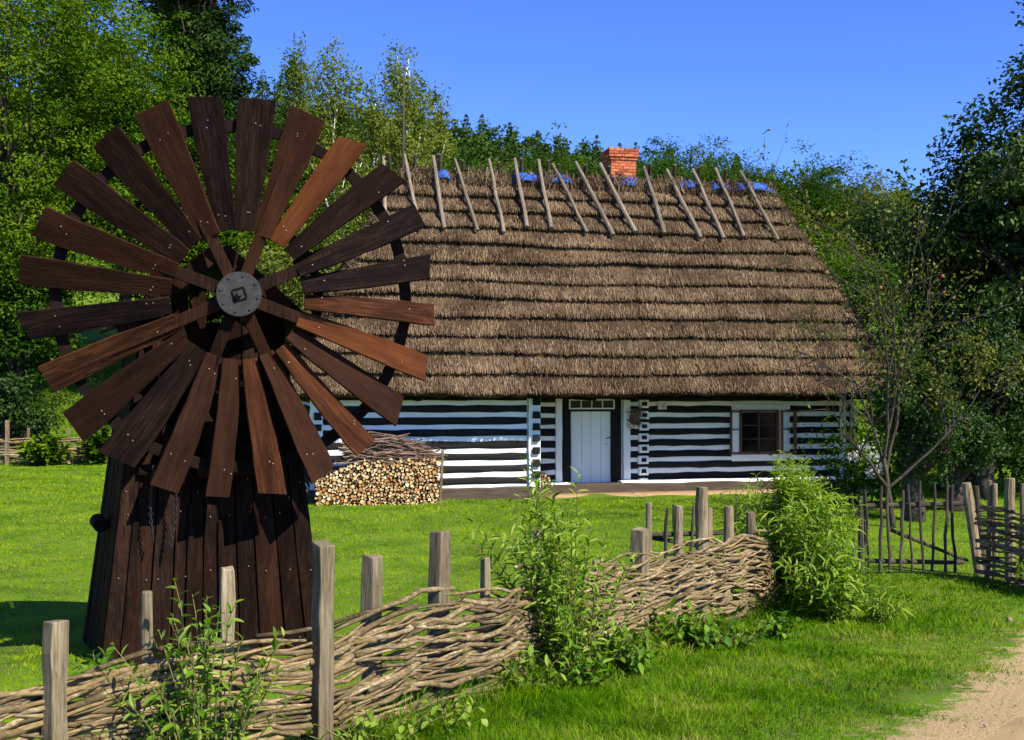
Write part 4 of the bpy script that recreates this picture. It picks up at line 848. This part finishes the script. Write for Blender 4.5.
# ------------------------------------------------------------------ foreground plants
def leaf_shape(L=.1, W=.022):
    V = []; n = 5
    for i in range(n + 1):
        u = i / n; w = W * math.sin(math.pi * min(.999, u * .93 + .05)) ** .8; z = -.18 * L * u * u
        V += [(L * u, -w, z + w * .35), (L * u, 0, z), (L * u, w, z + w * .35)]
    Fs = []
    for i in range(n):
        a = i * 3; Fs += [(a, a + 1, a + 4, a + 3), (a + 1, a + 2, a + 5, a + 4)]
    return np.array(V), Fs
LV, LF = leaf_shape()
leaf_mes = {}
def shoot_plant(name, label, px, d, stems, hgt, spread, leaf_l, leaf_w, singles, seed, matn='leaf_willow', bias=(0, 0), dense=16, cat='shrub', z0=0, bare=.0, group=None):
    """upright leafy shoots from one base: the largest outer leaves are parts of their own"""
    r = random.Random(seed); b0 = at(px, d); o = empty(name, b0, 0, label, cat, group); stm = MB(); LL = []
    for i in range(stems):
        a = r.uniform(0, 6.283); k = r.random() ** .7; h = hgt * r.uniform(.55, 1.0) * (1.02 - .35 * k); bx = vec((math.cos(a), math.sin(a), 0)) * spread * .25 * k
        e = vec((math.cos(a) * spread * k + bias[0] * r.random(), math.sin(a) * spread * k + bias[1] * r.random(), h)); m_ = (bx + e) * .5 + vec((0, 0, h * .12)) - vec((math.cos(a), math.sin(a), 0)) * spread * .1
        pts = []; n = 7
        for j in range(n + 1):
            u = j / n; pts.append((1 - u) ** 2 * bx + 2 * u * (1 - u) * m_ + u * u * e + vec((r.uniform(-.008, .008), r.uniform(-.008, .008), 0)))
        stm.tube(pts, [lerp(.006, .0018, j / n) for j in range(n + 1)], 4, False, r=max(.01, r.random()))
        nl = int(dense * h / .7 * r.uniform(.8, 1.2)); ang = r.uniform(0, 6)
        for j in range(nl):
            u = lerp(bare, 1, (j + .5) / nl); f = u * n; q = min(int(f), n - 1); p = lerp(pts[q], pts[q + 1], f - q); tg = nrm(pts[q + 1] - pts[q]); ang += 2.4
            s = nrm(np.cross(tg, (math.cos(ang), math.sin(ang), .2))); dirv = nrm(s * r.uniform(.5, .9) + tg * r.uniform(.25, .8) + vec((0, 0, -.05))); up_ = nrm(vec((0, 0, 1)) + vec((r.uniform(-.5, .5), r.uniform(-.5, .5), 0))); y = nrm(np.cross(up_, dirv)); zz = np.cross(dirv, y)
            L = leaf_l * r.uniform(.6, 1.15) * (1 - .35 * max(0, u - .8) / .2); LL.append((p, dirv, y, zz, L, leaf_w / .022 * (L / leaf_l) * r.uniform(.8, 1.15)))
    tag(stm.build('stems', M['stem_green'], o), kind='stuff')
    LL.sort(key=lambda q: q[0][1] - q[0][2] * .3)          # nearest, highest first
    sing, rest = LL[:singles], LL[singles:]
    if matn not in leaf_mes: leaf_mes[matn] = None
    if sing:
        key = name + matn; me = bpy.data.meshes.new('leaf'); me.from_pydata([tuple(v) for v in LV], [], LF); me.materials.append(M[matn])
        for (p, dx, y, z, L, W) in sing:
            l = bpy.data.objects.new('leaf', me); col.objects.link(l); l.parent = o; k = L / .1
            l.matrix_local = Matrix(((dx[0] * k, y[0] * W, z[0] * k, p[0]), (dx[1] * k, y[1] * W, z[1] * k, p[1]), (dx[2] * k, y[2] * W, z[2] * k, p[2]), (0, 0, 0, 1)))
    if rest:
        nn = len(rest); A = np.array([q[0] for q in rest]); DX = np.array([q[1] for q in rest]); DY = np.array([q[2] for q in rest]); DZ = np.array([q[3] for q in rest]); k = np.array([q[4] for q in rest])[:, None, None] / .1; W = np.array([q[5] for q in rest])[:, None, None]
        V = A[:, None] + DX[:, None] * LV[None, :, :1] * k + DY[:, None] * LV[None, :, 1:2] * W + DZ[:, None] * LV[None, :, 2:] * k
        FF = (np.arange(nn)[:, None, None] * len(LV) + np.array(LF)[None]).reshape(-1, 4)
        lo = obj('foliage', mesh_np('foliage', V.reshape(-1, 3), FF, np.repeat(np.random.default_rng(seed).uniform(0, 1, nn), len(LF))), M[matn], o); tag(lo, kind='stuff')
    return o
shoot_plant('willow_shoots', 'leafy green willow shoots growing through the fence in front of the windmill', 206, 5.55, 36, 1.12, .50, .085, .0135, 290, 1, dense=19)
shoot_plant('willow_shoots', 'tall thin willow shoots rising above the middle of the wattle fence', 572, 8.3, 62, 1.75, .60, .115, .015, 295, 2, dense=20, bias=(-.35, 0))
shoot_plant('willow_bush', 'big bright green willow bush between the wattle fence and the gate', 793, 12.6, 210, 1.8, .80, .15, .0125, 0, 3, dense=24, bias=(-.08, 0))
shoot_plant('willow_bush', 'lower willow bush leaning out towards the verge in front of the gate', 828, 11.7, 80, .95, .58, .15, .0175, 0, 4, dense=20)
shoot_plant('leafy_weed', 'small broad leaved weed at the foot of the fence below the willow bush', 782, 10.6, 16, .28, .24, .09, .032, 0, 5, matn='leaf_weed', dense=26, cat='weed')
shoot_plant('leafy_weed', 'broad leaved weed clump under the middle of the wattle fence', 690, 9.9, 34, .46, .5, .10, .030, 0, 6, matn='leaf_weed', dense=22, cat='weed')
shoot_plant('leafy_weed', 'green weed clump at the bottom edge beside the left fence shoots', 445, 6.4, 16, .25, .30, .07, .022, 0, 7, dense=22, cat='weed')
shoot_plant('leafy_weed', 'weed with grassy leaves below the tall thin willow shoots', 530, 7.6, 18, .34, .32, .09, .018, 0, 12, dense=24, cat='weed')
shoot_plant('leafy_weed', 'dark leafy weed patch along the fence foot between the two weed clumps', 625, 8.7, 34, .38, .45, .10, .024, 0, 14, matn='leaf_weed', dense=22, cat='weed')
shoot_plant('leafy_weed', 'tuft of long narrow leaves right of the low willow bush', 880, 11.6, 26, .40, .40, .20, .012, 0, 15, dense=14, cat='weed')
shoot_plant('leafy_weed', 'sprawling leafy weed under the fence right of the tallest square post', 375, 6.1, 26, .26, .42, .07, .018, 0, 16, dense=24, cat='weed')
shoot_plant('leafy_weed', 'leafy weed at the fence foot just left of the dark weed patch', 580, 8.0, 28, .34, .36, .08, .022, 0, 17, matn='leaf_weed', dense=24, cat='weed')
shoot_plant('leafy_weed', 'low spreading weed on the verge right of the small broad leaved weed', 735, 9.9, 26, .26, .42, .09, .020, 0, 18, matn='leaf_weed', dense=22, cat='weed')
shoot_plant('bramble', 'leafy bramble shoots climbing the wattle fence at the right edge', 1048, 13.4, 40, .62, .40, .11, .026, 0, 8, dense=18)
shoot_plant('shrub', 'dense green shrub over the far left fence beside the windmill', 44, 36.0, 40, 1.1, .8, .30, .085, 0, 9, matn='leaf_ash', dense=16)
shoot_plant('shrub', 'low green shrub at the far fence just left of the windmill body', 97, 36.2, 40, 1.35, .55, .30, .085, 0, 10, matn='leaf_mid', dense=16)
shoot_plant('leafy_weed', 'few broad leaves of a weed at the foot of the windmill corner', 100, 8.2, 10, .28, .2, .10, .03, 0, 13, matn='leaf_weed', dense=22, cat='weed')
# white flowers by the cottage corner
fl = empty('flowering_bush', at(864, 23.6), 0, 'leafy bush with white flower heads at the right cottage corner', 'bush')
fr_ = np.random.default_rng(5); P = fr_.normal(size=(2600, 3)) * [.55, .4, .55] + [0, 0, .75]; P = P[P[:, 2] > .02]
V, Fc, rr = leaves(P, .11, None, .4, .5, .1, None, 3); obj('foliage', mesh_np('foliage', V, Fc, rr), M['leaf_mid'], fl)
V0 = [(0, 0), (.25, .05), (-.38, .14), (.1, -.1)]
for i, (x, z) in enumerate(((-.10, 1.25), (.06, 1.05), (-.35, 1.02), (.15, .80), (-.02, .72))):
    P = fr_.normal(size=(90, 3)) * [.075, .06, .055] + [x, -.45, z]; V, Fc, rr = leaves(P, .05, None, .2, .8, 0, None, 30 + i); tag(obj('flower_head', mesh_np('flower_head', V, Fc, rr), M['flower_white'], fl), kind='stuff')
# stone on the verge
st = MB(); st.tube([(0, 0, -.01), (0, 0, .02), (0, 0, .04), (0, 0, .048)], [.028, .034, .024, .01], 8, rough=.2); so_ = st.build('stone', M['mortar'], None, True); so_.location = at(1008, 11.7); tag(so_, 'small pale stone lying in the grass beside the path', 'stone')

# ------------------------------------------------------------------ trees
def T(name, label, px, d, top, rx, leafm, barkm='bark_dark', bottom=None, n=6, ncl=420, nl=42, cr=.85, leaf=.17, seed=1, flat=.45, rz=None, group=None, **kw):
    """a broadleaf tree whose top shows at picture row `top`; crown half width rx metres"""
    b = at(px, d); h = zat(top, d) - b[2]; lowz = h * .18 if bottom is None else max(.3, zat(bottom, d) - b[2]); zc = (h + lowz) / 2; rz_ = (h - lowz) / 2
    L = blob(rx, rx * .9, rz_, zc, n, seed)
    k = h / max(l[2] + l[5] * 1.05 for l in L)
    L = [(l[0], l[1], l[2] * k, l[3], l[4], l[5]) for l in L]
    return tree(name, label, kw.pop('cat', 'tree'), b, L, M[leafm], M[barkm], ncl, nl, cr, leaf, kw.pop('trunk_r', .22), flat, group=group, seed=seed, **kw)
G1 = 'tall trees beyond the far fence'
T('ash_tree', 'huge leafy green tree at the left edge reaching out of the picture', 5, 41, -95, 6.2, 'leaf_ash', bottom=385, n=9, ncl=1000, nl=60, cr=.95, leaf=.155, seed=21, flat=.32, group=G1, trunk_r=.35, limbs=30)
T('ash_tree', 'bright green tree behind the upper left windmill blades', 128, 46, 2, 5.2, 'leaf_ash', bottom=335, n=8, ncl=900, nl=60, cr=.95, leaf=.155, seed=22, flat=.32, group=G1, trunk_r=.3, limbs=24)
T('ash_tree', 'rounded green tree seen through the windmill wheel above its hub', 225, 48, 120, 4.0, 'leaf_ash', bottom=380, n=7, ncl=460, nl=44, cr=.9, leaf=.20, seed=23, flat=.4, group=G1, limbs=18)
T('hazel_tree', 'dark lower tree with bare grey branches behind the left windmill blades', 22, 39.5, 235, 2.3, 'leaf_mid', bottom=425, n=7, ncl=300, nl=44, cr=.7, leaf=.17, seed=24, limbs=30)
T('hazel_tree', 'small leafy tree on the slope behind the left side of the windmill', 172, 42, 300, 1.9, 'leaf_mid', bottom=425, n=6, ncl=230, nl=40, cr=.6, leaf=.17, seed=25)
T('shrub', 'low dark shrub at the left picture edge behind the far fence', 6, 37.6, 372, 1.6, 'leaf_dark', bottom=452, n=6, ncl=150, nl=42, cr=.5, leaf=.15, seed=26, cat='shrub')
T('hazel_tree', 'low bushy tree behind the cottage end between the wheel blades', 282, 36, 238, 2.3, 'leaf_olive', bottom=420, n=6, ncl=260, nl=40, cr=.6, leaf=.15, seed=27)
T('ash_tree', 'tall green tree filling the gap behind the two left trees', 70, 58, -120, 7.0, 'leaf_ash', bottom=330, n=9, ncl=700, nl=32, cr=1.15, leaf=.30, seed=28, flat=.5, group=G1, trunk_r=.35, limbs=16)
# the pine: dark tufts on spreading boughs
def pine(px, d, top, label, seed, rx=3.2):
    b = at(px, d); h = zat(top, d) - b[2]; r = random.Random(seed); L = []
    for i in range(16):
        f = i / 15; a = r.uniform(0, 6.28); k = (1 - f) ** .6 * rx * r.uniform(.5, 1); L.append((math.cos(a) * k, math.sin(a) * k - .6, h * (.30 + .68 * f), 1.8, 1.8, 1.0))
    L += [(0, -.8, h * q_ / 10, 1.5, 1.2, 1.6) for q_ in range(4, 10)]
    return tree('pine_tree', label, 'tree', b, L, M['leaf_pine'], M['bark_dark'], 520, 58, .65, .30, .28, .55, .6, 0, .22, 40, seed=seed, shell=.5, trunk_top=h * .97)
pine(206, 50, -62, 'dark tall pine behind the top of the windmill wheel', 31)
pine(176, 56, -30, 'dark pine half hidden by the bright green tree on the left', 32)
# birches
def birch(px, d, top, rx, label, seed, ncl=300, lean=0.):
    b = at(px, d); h = zat(top, d) - b[2]; r = random.Random(seed); L = []
    for i in range(11):
        f = i / 10; k = rx * (1 - .75 * f) * r.uniform(.3, .8); a = r.uniform(0, 6.28); L.append((math.cos(a) * k + lean * f, math.sin(a) * k, h * (.30 + .64 * f), rx * (.85 - .5 * f), rx * (.85 - .5 * f), h * .10))
    return tree('birch_tree', label, 'tree', b, L, M['leaf_birch'], M['bark_birch'], int(ncl * 1.5), 44, .55, .165, .15, 1.25, .1, .8, .55, 26, group='birches behind the cottage', seed=seed, shell=.55, trunk_top=h * .96, lean=(lean, 0))
birch(296, 53, 52, 1.9, 'pale birch with thin top nearest the windmill wheel', 41)
birch(336, 50, 55, 2.3, 'pale leafy birch with forked white trunk right of the wheel', 42, 360)
birch(372, 56, 92, 1.7, 'short pale birch between the two tall birches', 46, 240)
birch(404, 51, 52, 2.3, 'tallest pale birch standing behind the bare pole', 43, 340)
birch(436, 54, 98, 1.6, 'slim pale birch rising over the left end of the ridge', 44, 240)
birch(314, 57, 90, 2.0, 'pale birch set back between the wheel and the roof', 45, 280)
mb = MB(); mb.tube([(0, 0, -.3), (.03, 0, 5), (.0, 0, 12), (.02, 0, 17.6)], [.11, .095, .06, .018], 7); po = mb.build('bare_pole', M['bark_grey'], None, True); po.location = at(403, 48); po.scale = (1, 1, (zat(52, 48) - at(403, 48)[2]) / 17.6); tag(po, 'thin bare pole rising above the birches', 'pole')
# broadleaf trees behind the cottage roof
G2 = 'trees behind the cottage roof'
for (px, d, top, rx, lm, lab, sd_) in (
    (470, 50, 148, 2.6, 'leaf_mid', 'round green tree over the ridge just right of the birches', 51), (505, 46, 158, 2.2, 'leaf_olive', 'yellowish low tree top peeping over the left ridge poles', 52),
    (535, 52, 146, 2.6, 'leaf_mid', 'green tree crown above the middle of the ridge', 53), (578, 48, 150, 2.3, 'leaf_mid', 'green tree crown just left of the chimney', 54),
    (650, 47, 155, 2.2, 'leaf_mid', 'low green tree right behind the chimney', 55), (692, 52, 126, 3.0, 'leaf_mid', 'tall rounded dark green tree right of the chimney', 56),
    (735, 50, 160, 2.2, 'leaf_mid', 'low green tree above the right ridge poles', 57), (768, 46, 178, 2.0, 'leaf_ash', 'bright green tree behind the right end of the ridge', 58),
    (800, 47, 150, 2.6, 'leaf_mid', 'broad green tree beyond the right roof hip', 59), (842, 50, 153, 3.0, 'leaf_olive', 'large olive green tree on the skyline right of the roof', 60),
    (882, 47, 178, 2.4, 'leaf_olive', 'olive tree between the roof hip and the dark right tree', 61), (812, 40, 215, 2.1, 'leaf_ash', 'bright green bushy tree beside the right roof hip', 62),
    (850, 38, 262, 1.9, 'leaf_mid', 'green bush tree low behind the right roof hip', 63), (905, 44, 196, 2.4, 'leaf_dark', 'dim green tree in front of the far slope left of the dark tree', 64)):
    T('leafy_tree', lab, px, d, top, rx, lm, bottom=(250 if px < 775 else 330), n=7, ncl=(190 if px < 775 else 340), nl=68, cr=.72, leaf=.12, seed=sd_, group=G2, limbs=12, flat=.55)
# dark trees at the right edge
b_ = at(1052, 27); L_ = []
r_ = random.Random(71)
for (zp, hw) in ((440, 3.0), (380, 3.3), (310, 3.4), (240, 3.3), (180, 3.0), (130, 2.3), (80, 1.6), (40, 1.1), (5, .7), (-30, .4)):
    for k_ in range(4 if hw > 1.2 else 2):
        a_ = r_.uniform(0, 6.28); L_.append((math.cos(a_) * hw * .55, math.sin(a_) * hw * .55, zat(zp, 27) - b_[2], hw * .52, hw * .52, .95))
tree('alder_tree', 'tall dark tree rising out of the picture at the right edge', 'tree', b_, L_, M['leaf_dark'], M['bark_dark'], 1350, 42, .5, .155, .25, .7, .45, .6, .55, 40, seed=71, shell=.5, trunk_top=zat(0, 27) - b_[2])
T('alder_tree', 'dark tree with ragged outline left of the tallest right hand tree', 968, 29, 140, 1.75, 'leaf_dark', bottom=470, n=7, ncl=480, nl=40, cr=.5, leaf=.12, seed=72, flat=.7, limbs=24, droop=.8)
T('dark_shrub', 'dense dark shrub behind the picket gate', 985, 25, 300, 1.5, 'leaf_dark', bottom=478, n=7, ncl=330, nl=42, cr=.4, leaf=.10, seed=73, flat=.7, limbs=16, cat='shrub')
T('dark_shrub', 'dark leafy shrub at the foot of the apple tree', 912, 21.6, 340, .95, 'leaf_dark', bottom=495, n=6, ncl=210, nl=40, cr=.28, leaf=.085, seed=74, flat=.7, limbs=12, cat='shrub')
T('dark_shrub', 'shrub with grey green leaves right of the apple tree', 945, 27, 275, 1.25, 'leaf_dark', bottom=478, n=6, ncl=260, nl=42, cr=.38, leaf=.10, seed=75, flat=.7, limbs=16, cat='shrub')
T('dark_shrub', 'low dark shrub between gate and trees at the right', 955, 23, 395, .9, 'leaf_dark', bottom=490, n=6, ncl=200, nl=40, cr=.3, leaf=.09, seed=77, flat=.7, limbs=12, cat='shrub')
T('dark_shrub', 'dark shrub behind the right end of the cottage', 905, 33, 310, 1.5, 'leaf_dark', bottom=480, n=6, ncl=220, nl=42, cr=.5, leaf=.14, seed=76, flat=.7, limbs=12, cat='shrub')

# the half bare apple tree in front of the right cottage corner
def apple_tree():
    b = at(893, 20.5); o = empty('apple_tree', b, 0, 'half bare apple tree with long grey branches at the right cottage corner', 'tree'); r = random.Random(17); mb = MB(); tips = []; stem = []
    def grow(p, d, L, rad, depth):
        n = 5; pts = [p]; dd = vec(d)
        for i in range(n):
            k_ = .4 if depth == 0 else 1; dd = nrm(dd + vec((r.gauss(0, .12), r.gauss(0, .12), r.gauss(.03, .09))) * k_); pts.append(pts[-1] + dd * L / n)
        mb.tube(pts, [lerp(rad, rad * .55, i / n) for i in range(n + 1)], 6 if depth < 2 else 4, depth == 0, rough=.08)
        if depth == 0: stem.extend(pts)
        for q in pts[2:]: tips.append((q, depth))
        if 0 < depth < 4:
            k = (4, 4, 3, 3)[depth]
            for j in range(k):
                i = r.randint(2, n); s = pts[i]; a = nrm(np.cross(dd, (r.gauss(0, 1), r.gauss(0, 1), r.gauss(0, 1)))); spread = r.uniform(.5, 1.0)
                grow(s, nrm(dd + a * spread + vec((0, 0, .08))), L * r.uniform(.55, .8), rad * .55, depth + 1)
    grow(vec((0, 0, -.1)), (-.03, 0, 1), 1.35, .06, 0)
    for dx, dz, L in ((-.6, 1, 1.5), (-.35, 1, 2.2), (.4, 1, 2.3), (.9, .9, 1.7), (.05, 1, 2.6), (.2, 1, 2.3)):
        grow(stem[r.choice((-1, -1, -2, -3))], nrm((dx, r.uniform(-.4, .4), dz)), L, .03, 1)
    mb.build('trunk', M['bark_grey'], o, True)
    q = np.random.default_rng(8); P = []
    for p, dep in tips:
        k = 0 if dep < 2 else (q.integers(2, 11) if p[2] < 3.6 else q.integers(0, 5))
        if p[0] < -.22 and p[2] < 3.2: k = 1 if q.uniform() < .25 else 0
        for _ in range(k): P.append(p + q.normal(0, .11, 3))
    V, Fc, rr = leaves(np.array(P), .075, None, .3, .55, .4, None, 4); obj('crown', mesh_np('crown', V, Fc, rr), M['leaf_apple'], o)
    cand = [p for p, dep in tips if dep >= 3 and p[2] > 2.2 and p[0] > -.3]
    for i in range(4):
        p = r.choice(cand); a = MB(); a.tube([p + vec((0, 0, -.035 + .0)), p + vec((0, 0, -.055)), p + vec((0, 0, -.085)), p + vec((0, 0, -.105))], [.010, .028, .028, .010], 9); a.build('apple', M['apple'], o, True)
apple_tree()

# ------------------------------------------------------------------ wooded hill
fr3 = np.random.default_rng(77); Vs, Fs, Rs = [], [], []; n0 = 0; cnt = 0
def hill_y(x): return 185
for i in range(330):
    d = 104 + 100 * fr3.uniform(0, 1) ** .8; px = fr3.uniform(150, 1080); x = (px - 512) / F * d; z = g1(x, d); con = fr3.uniform() < .35; s = fr3.uniform(.8, 1.25)
    if con: V, Fc, rr = conifer_geo(9 * s, 2.4 * s, 420, .62, 1000 + i, (x, d, z - .5))
    else:
        h = 8.0 * s; P, out, tone, C = crown_points([(x, d, z + h * .55, 3.0 * s, 3.0 * s, h * .45), (x + fr3.uniform(-2, 2), d, z + h * .45, 2.2 * s, 2.2 * s, h * .35)], 44, 13, .9, .6, 2000 + i); V, Fc, rr = leaves(P, .52, out, .45, .7, .2, tone, i)
    rr = np.clip(rr * .55 + fr3.uniform(0, .45), 0, 1); Vs.append(V); Fs.append(Fc + n0); Rs.append(rr); n0 += len(V)
tag(obj('hill_wood', mesh_np('hill_wood', np.concatenate(Vs), np.concatenate(Fs), np.concatenate(Rs)), M['leaf_hill']), 'distant mixed wood covering the hillside', 'wood', kind='stuff')
# single trees that stand out on the skyline
G3 = 'trees standing out on the hill skyline'
def sky_conifer(px, top, h, label, sd_, d=186):
    x = (px - 512) / F * d; b = (x, d, zat(top, d) - h); conifer('spruce_tree', label, b, h, h * .26, M['leaf_pine'], 1500, .5, sd_, G3)
for (px, top, h, lab, sd_) in ((466, 112, 9, 'small spruce on the skyline left of the middle of the ridge', 1), (482, 112, 10, 'spruce on the skyline nearest the birches', 2), (558, 133, 11, 'pointed spruce on the skyline left of the chimney', 3), (566, 137, 9, 'spruce close behind the pointed one left of the chimney', 4), (597, 132, 12, 'broad dark spruce on the skyline just left of the chimney', 5), (586, 140, 10, 'lower spruce left of the broad dark spruce', 6), (620, 141, 9, 'spruce top peeping from behind the chimney', 7), (636, 140, 10, 'spruce on the skyline just right of the chimney', 8), (538, 128, 9, 'small spruce high on the middle of the skyline', 9), (510, 120, 9, 'spruce on the skyline above the left ridge poles', 10), (737, 152, 8, 'spruce on the low skyline above the right ridge poles', 11), (905, 178, 9, 'spruce on the far skyline between olive tree and dark tree', 12), (262, 66, 12, 'spruce on the high skyline right of the pine', 13), (280, 72, 11, 'spruce on the high skyline behind the first birch', 14)):
    sky_conifer(px, top, h, lab, sd_ + 300)

# ------------------------------------------------------------------ grass
def tufts(x, y, c):                  # one random triple per tuft of grass: tone, lean x, lean y
    wx = x + .04 * np.sin(y * 23) + .03 * np.sin(x * 31 + y * 17); wy = y + .04 * np.sin(x * 19) + .03 * np.sin(y * 29 + 1)
    a, b = np.floor(wx / c), np.floor(wy / c); f = lambda p, q: np.modf(np.abs(np.sin(a * p + b * q) * 43758.5453))[0]
    return f(127.1, 311.7), f(269.5, 183.3) - .5, f(419.2, 371.9) - .5
def blades1(x, y, h, w, lean, seed, tone):
    r = np.random.default_rng(seed); n = len(x); z = gz(x, y); a = r.uniform(0, np.pi * 2, n); ln = r.normal(0, 1, (n, 2)) * (lean * h)[:, None]; tf, tx_, ty_ = tufts(x, y, .09 if y.min() < 30 else .5); ln = ln * .7 + np.stack([tx_, ty_], 1) * (1.6 * h)[:, None]; h = h * (.65 + .7 * tf); tone = np.clip(tone + (tf - .5) * .34, 0, 1)
    B = np.stack([x, y, z - .004], 1); wd = np.stack([np.cos(a), np.sin(a), 0 * a], 1) * w[:, None] * .6
    V = np.stack([B - wd, B + wd, B + np.stack([ln[:, 0], ln[:, 1], h], 1)], 1).reshape(-1, 3); return V, np.arange(n * 3).reshape(-1, 3), tone
def blades(x, y, h, w, lean, seed, tone):
    r = np.random.default_rng(seed); n = len(x); z = gz(x, y); a = r.uniform(0, np.pi * 2, n); ln = r.normal(0, 1, (n, 2)) * (lean * h)[:, None]; tf, tx_, ty_ = tufts(x, y, .09 if y.min() < 30 else .5); ln = ln * .7 + np.stack([tx_, ty_], 1) * (1.6 * h)[:, None]; h = h * (.65 + .7 * tf); tone = np.clip(tone + (tf - .5) * .34, 0, 1)
    B = np.stack([x, y, z - .004], 1); wd = np.stack([np.cos(a), np.sin(a), 0 * a], 1) * w[:, None] * .5
    mid = B + np.stack([ln[:, 0] * .35, ln[:, 1] * .35, h * .6], 1); tip = B + np.stack([ln[:, 0], ln[:, 1], h * r.uniform(.75, 1, n)], 1)
    V = np.stack([B - wd, B + wd, mid + wd * .75, mid - wd * .75, tip], 1).reshape(-1, 3); k = np.arange(n)[:, None] * 5
    Fc = np.concatenate([k + [[0, 1, 2]], k + [[0, 2, 3]], k + [[3, 2, 4]]], 1).reshape(-1, 3)
    return V, Fc, np.repeat(tone, 3)
fpx = np.array([p for p, d in fp]); fpd = np.array([d for p, d in fp])
def masks(x, y):
    px = 512 + x / y * F; outside = (y < np.interp(px, fpx, fpd)) | ((px > 776) & (y < 15.3)) 
    lx, ly = (x - HX) * math.cos(TH) + (y - HY) * math.sin(TH), -(x - HX) * math.sin(TH) + (y - HY) * math.cos(TH)
    inh = (lx > -5.1) & (lx < 8.2) & (ly > .02) & (ly < 6.5) | ((lx > .2) & (lx < 8.5) & (ly > -.42) & (ly < 1))
    mx, my = (x - MX) * math.cos(MR) + (y - MY) * math.sin(MR), -(x - MX) * math.sin(MR) + (y - MY) * math.cos(MR)
    inm = (np.abs(mx) < .85) & (my > -.02) & (my < 1.5)
    return outside, ~(inh | inm)
def scatter(n, d0, d1, p, seed, a0=-.56, a1=.56):
    r = np.random.default_rng(seed); u = r.uniform(0, 1, n); e = 2 - p; d = (d0 ** e + u * (d1 ** e - d0 ** e)) ** (1 / e); t_ = r.uniform(a0, a1, n); return t_ * d, d
def patchy(x, y): return .5 + .25 * np.sin(x * 1.3 + 1.7 * np.sin(y * .7)) + .25 * np.sin(y * 1.9 + 1.3 * np.sin(x * 1.1 + 2))
x, y = scatter(390000, 4.6, 37, 1.55, 61); outside, ok = masks(x, y); k = ok & ~outside; x, y = x[k], y[k]; r = np.random.default_rng(62); n = len(x)
sc = np.clip(y / 10, .8, 3.0); h = r.uniform(.014, .034, n) * (.8 + .3 * patchy(x, y)) * np.clip(y / 14, .9, 1.7); w = r.uniform(.004, .008, n) * sc
V, Fc, rr = blades1(x, y, h, w, np.full(n, .6), 63, np.clip(r.normal(.45, .2, n), 0, 1))
tag(obj('lawn_grass', mesh_np('lawn_grass', V, Fc, rr), M['grass_lawn']), 'short mown lawn between the fence and the cottage', 'grass', kind='stuff')
x, y = scatter(230000, 4.4, 17.5, 1.5, 64, -.35, .62); outside, ok = masks(x, y); px = 512 + x / y * F; ps_ = path_s(x, y); r = np.random.default_rng(65)
k = ok & outside & (r.uniform(0, 1, len(x)) < np.clip(.22 - ps_ * 1.9 + .4 * np.sin(x * 7 + 2 * np.sin(y * 3)) * np.sin(y * 6), .012, 1)); x, y, ps_ = x[k], y[k], ps_[k]; n = len(x)
fd = np.interp(512 + x / y * F, fpx, fpd) - y; tall = np.clip(1 - fd / 1.1, 0, 1) * (x / y < .26) * np.clip(.3 + patchy(x * 2.2, y * 2.2), 0, 1)
h = r.uniform(.025, .07, n) * (.7 + .5 * patchy(x * 1.5, y * 1.5)) * np.clip(.45 + -ps_ * .7, .45, 1.2) + tall * r.uniform(0, .34, n); w = r.uniform(.0035, .007, n) * np.clip(y / 8, .8, 2)
V, Fc, rr = blades(x, y, h, w, np.full(n, .65), 66, np.clip(r.normal(.36, .2, n) + .25 * np.clip(ps_ + .5, 0, 1), 0, 1))
tag(obj('verge_grass', mesh_np('verge_grass', V, Fc, rr), M['grass_verge']), 'rougher grass on the verge between fence and path', 'grass', kind='stuff')
# rough grass on the far slope
r = np.random.default_rng(68); n = 60000; x = r.uniform(-26, 16, n); y = r.uniform(36.6, 60, n); h = r.uniform(.10, .28, n); w = r.uniform(.03, .06, n)
V, Fc, rr = blades1(x, y, h, w, np.full(n, .6), 69, np.clip(r.normal(.5, .2, n), 0, 1))
tag(obj('meadow_grass', mesh_np('meadow_grass', V, Fc, rr), M['grass_verge']), 'rough sunny meadow grass on the slope behind the far fence', 'grass', kind='stuff')
# pebbles on the path
r = np.random.default_rng(91); n = 900; q = r.uniform(-1, 9, n); wv = r.uniform(.05, 3.1, n); x = 1.95 + .52 * q + .854 * wv; y = 5.95 + .854 * q - .52 * wv; sz = r.uniform(.004, .011, n) * np.where(r.uniform(0, 1, n) < .06, 2.2, 1)
base = np.array([(0, 0, .7), (1, 0, .1), (0, 1, .1), (-1, 0, .1), (0, -1, .1), (0, 0, -.6)]); tri = np.array([(0, 1, 2), (0, 2, 3), (0, 3, 4), (0, 4, 1), (5, 2, 1), (5, 3, 2), (5, 4, 3), (5, 1, 4)])
an = r.uniform(0, 6.28, n); ca, sa = np.cos(an), np.sin(an); B = base[None] * r.uniform(.7, 1.3, (n, 6, 1)); V = np.stack([B[:, :, 0] * ca[:, None] - B[:, :, 1] * sa[:, None], B[:, :, 0] * sa[:, None] + B[:, :, 1] * ca[:, None], B[:, :, 2]], 2) * sz[:, None, None] + np.stack([x, y, gz(x, y) + .012], 1)[:, None]
tag(obj('pebbles', mesh_np('pebbles', V.reshape(-1, 3), (np.arange(n)[:, None, None] * 6 + tri[None]).reshape(-1, 3), np.repeat(r.uniform(0, 1, n), 8)), M['pebble'], smooth=True), 'fine pebbles scattered over the sandy path', 'pebbles', kind='stuff')
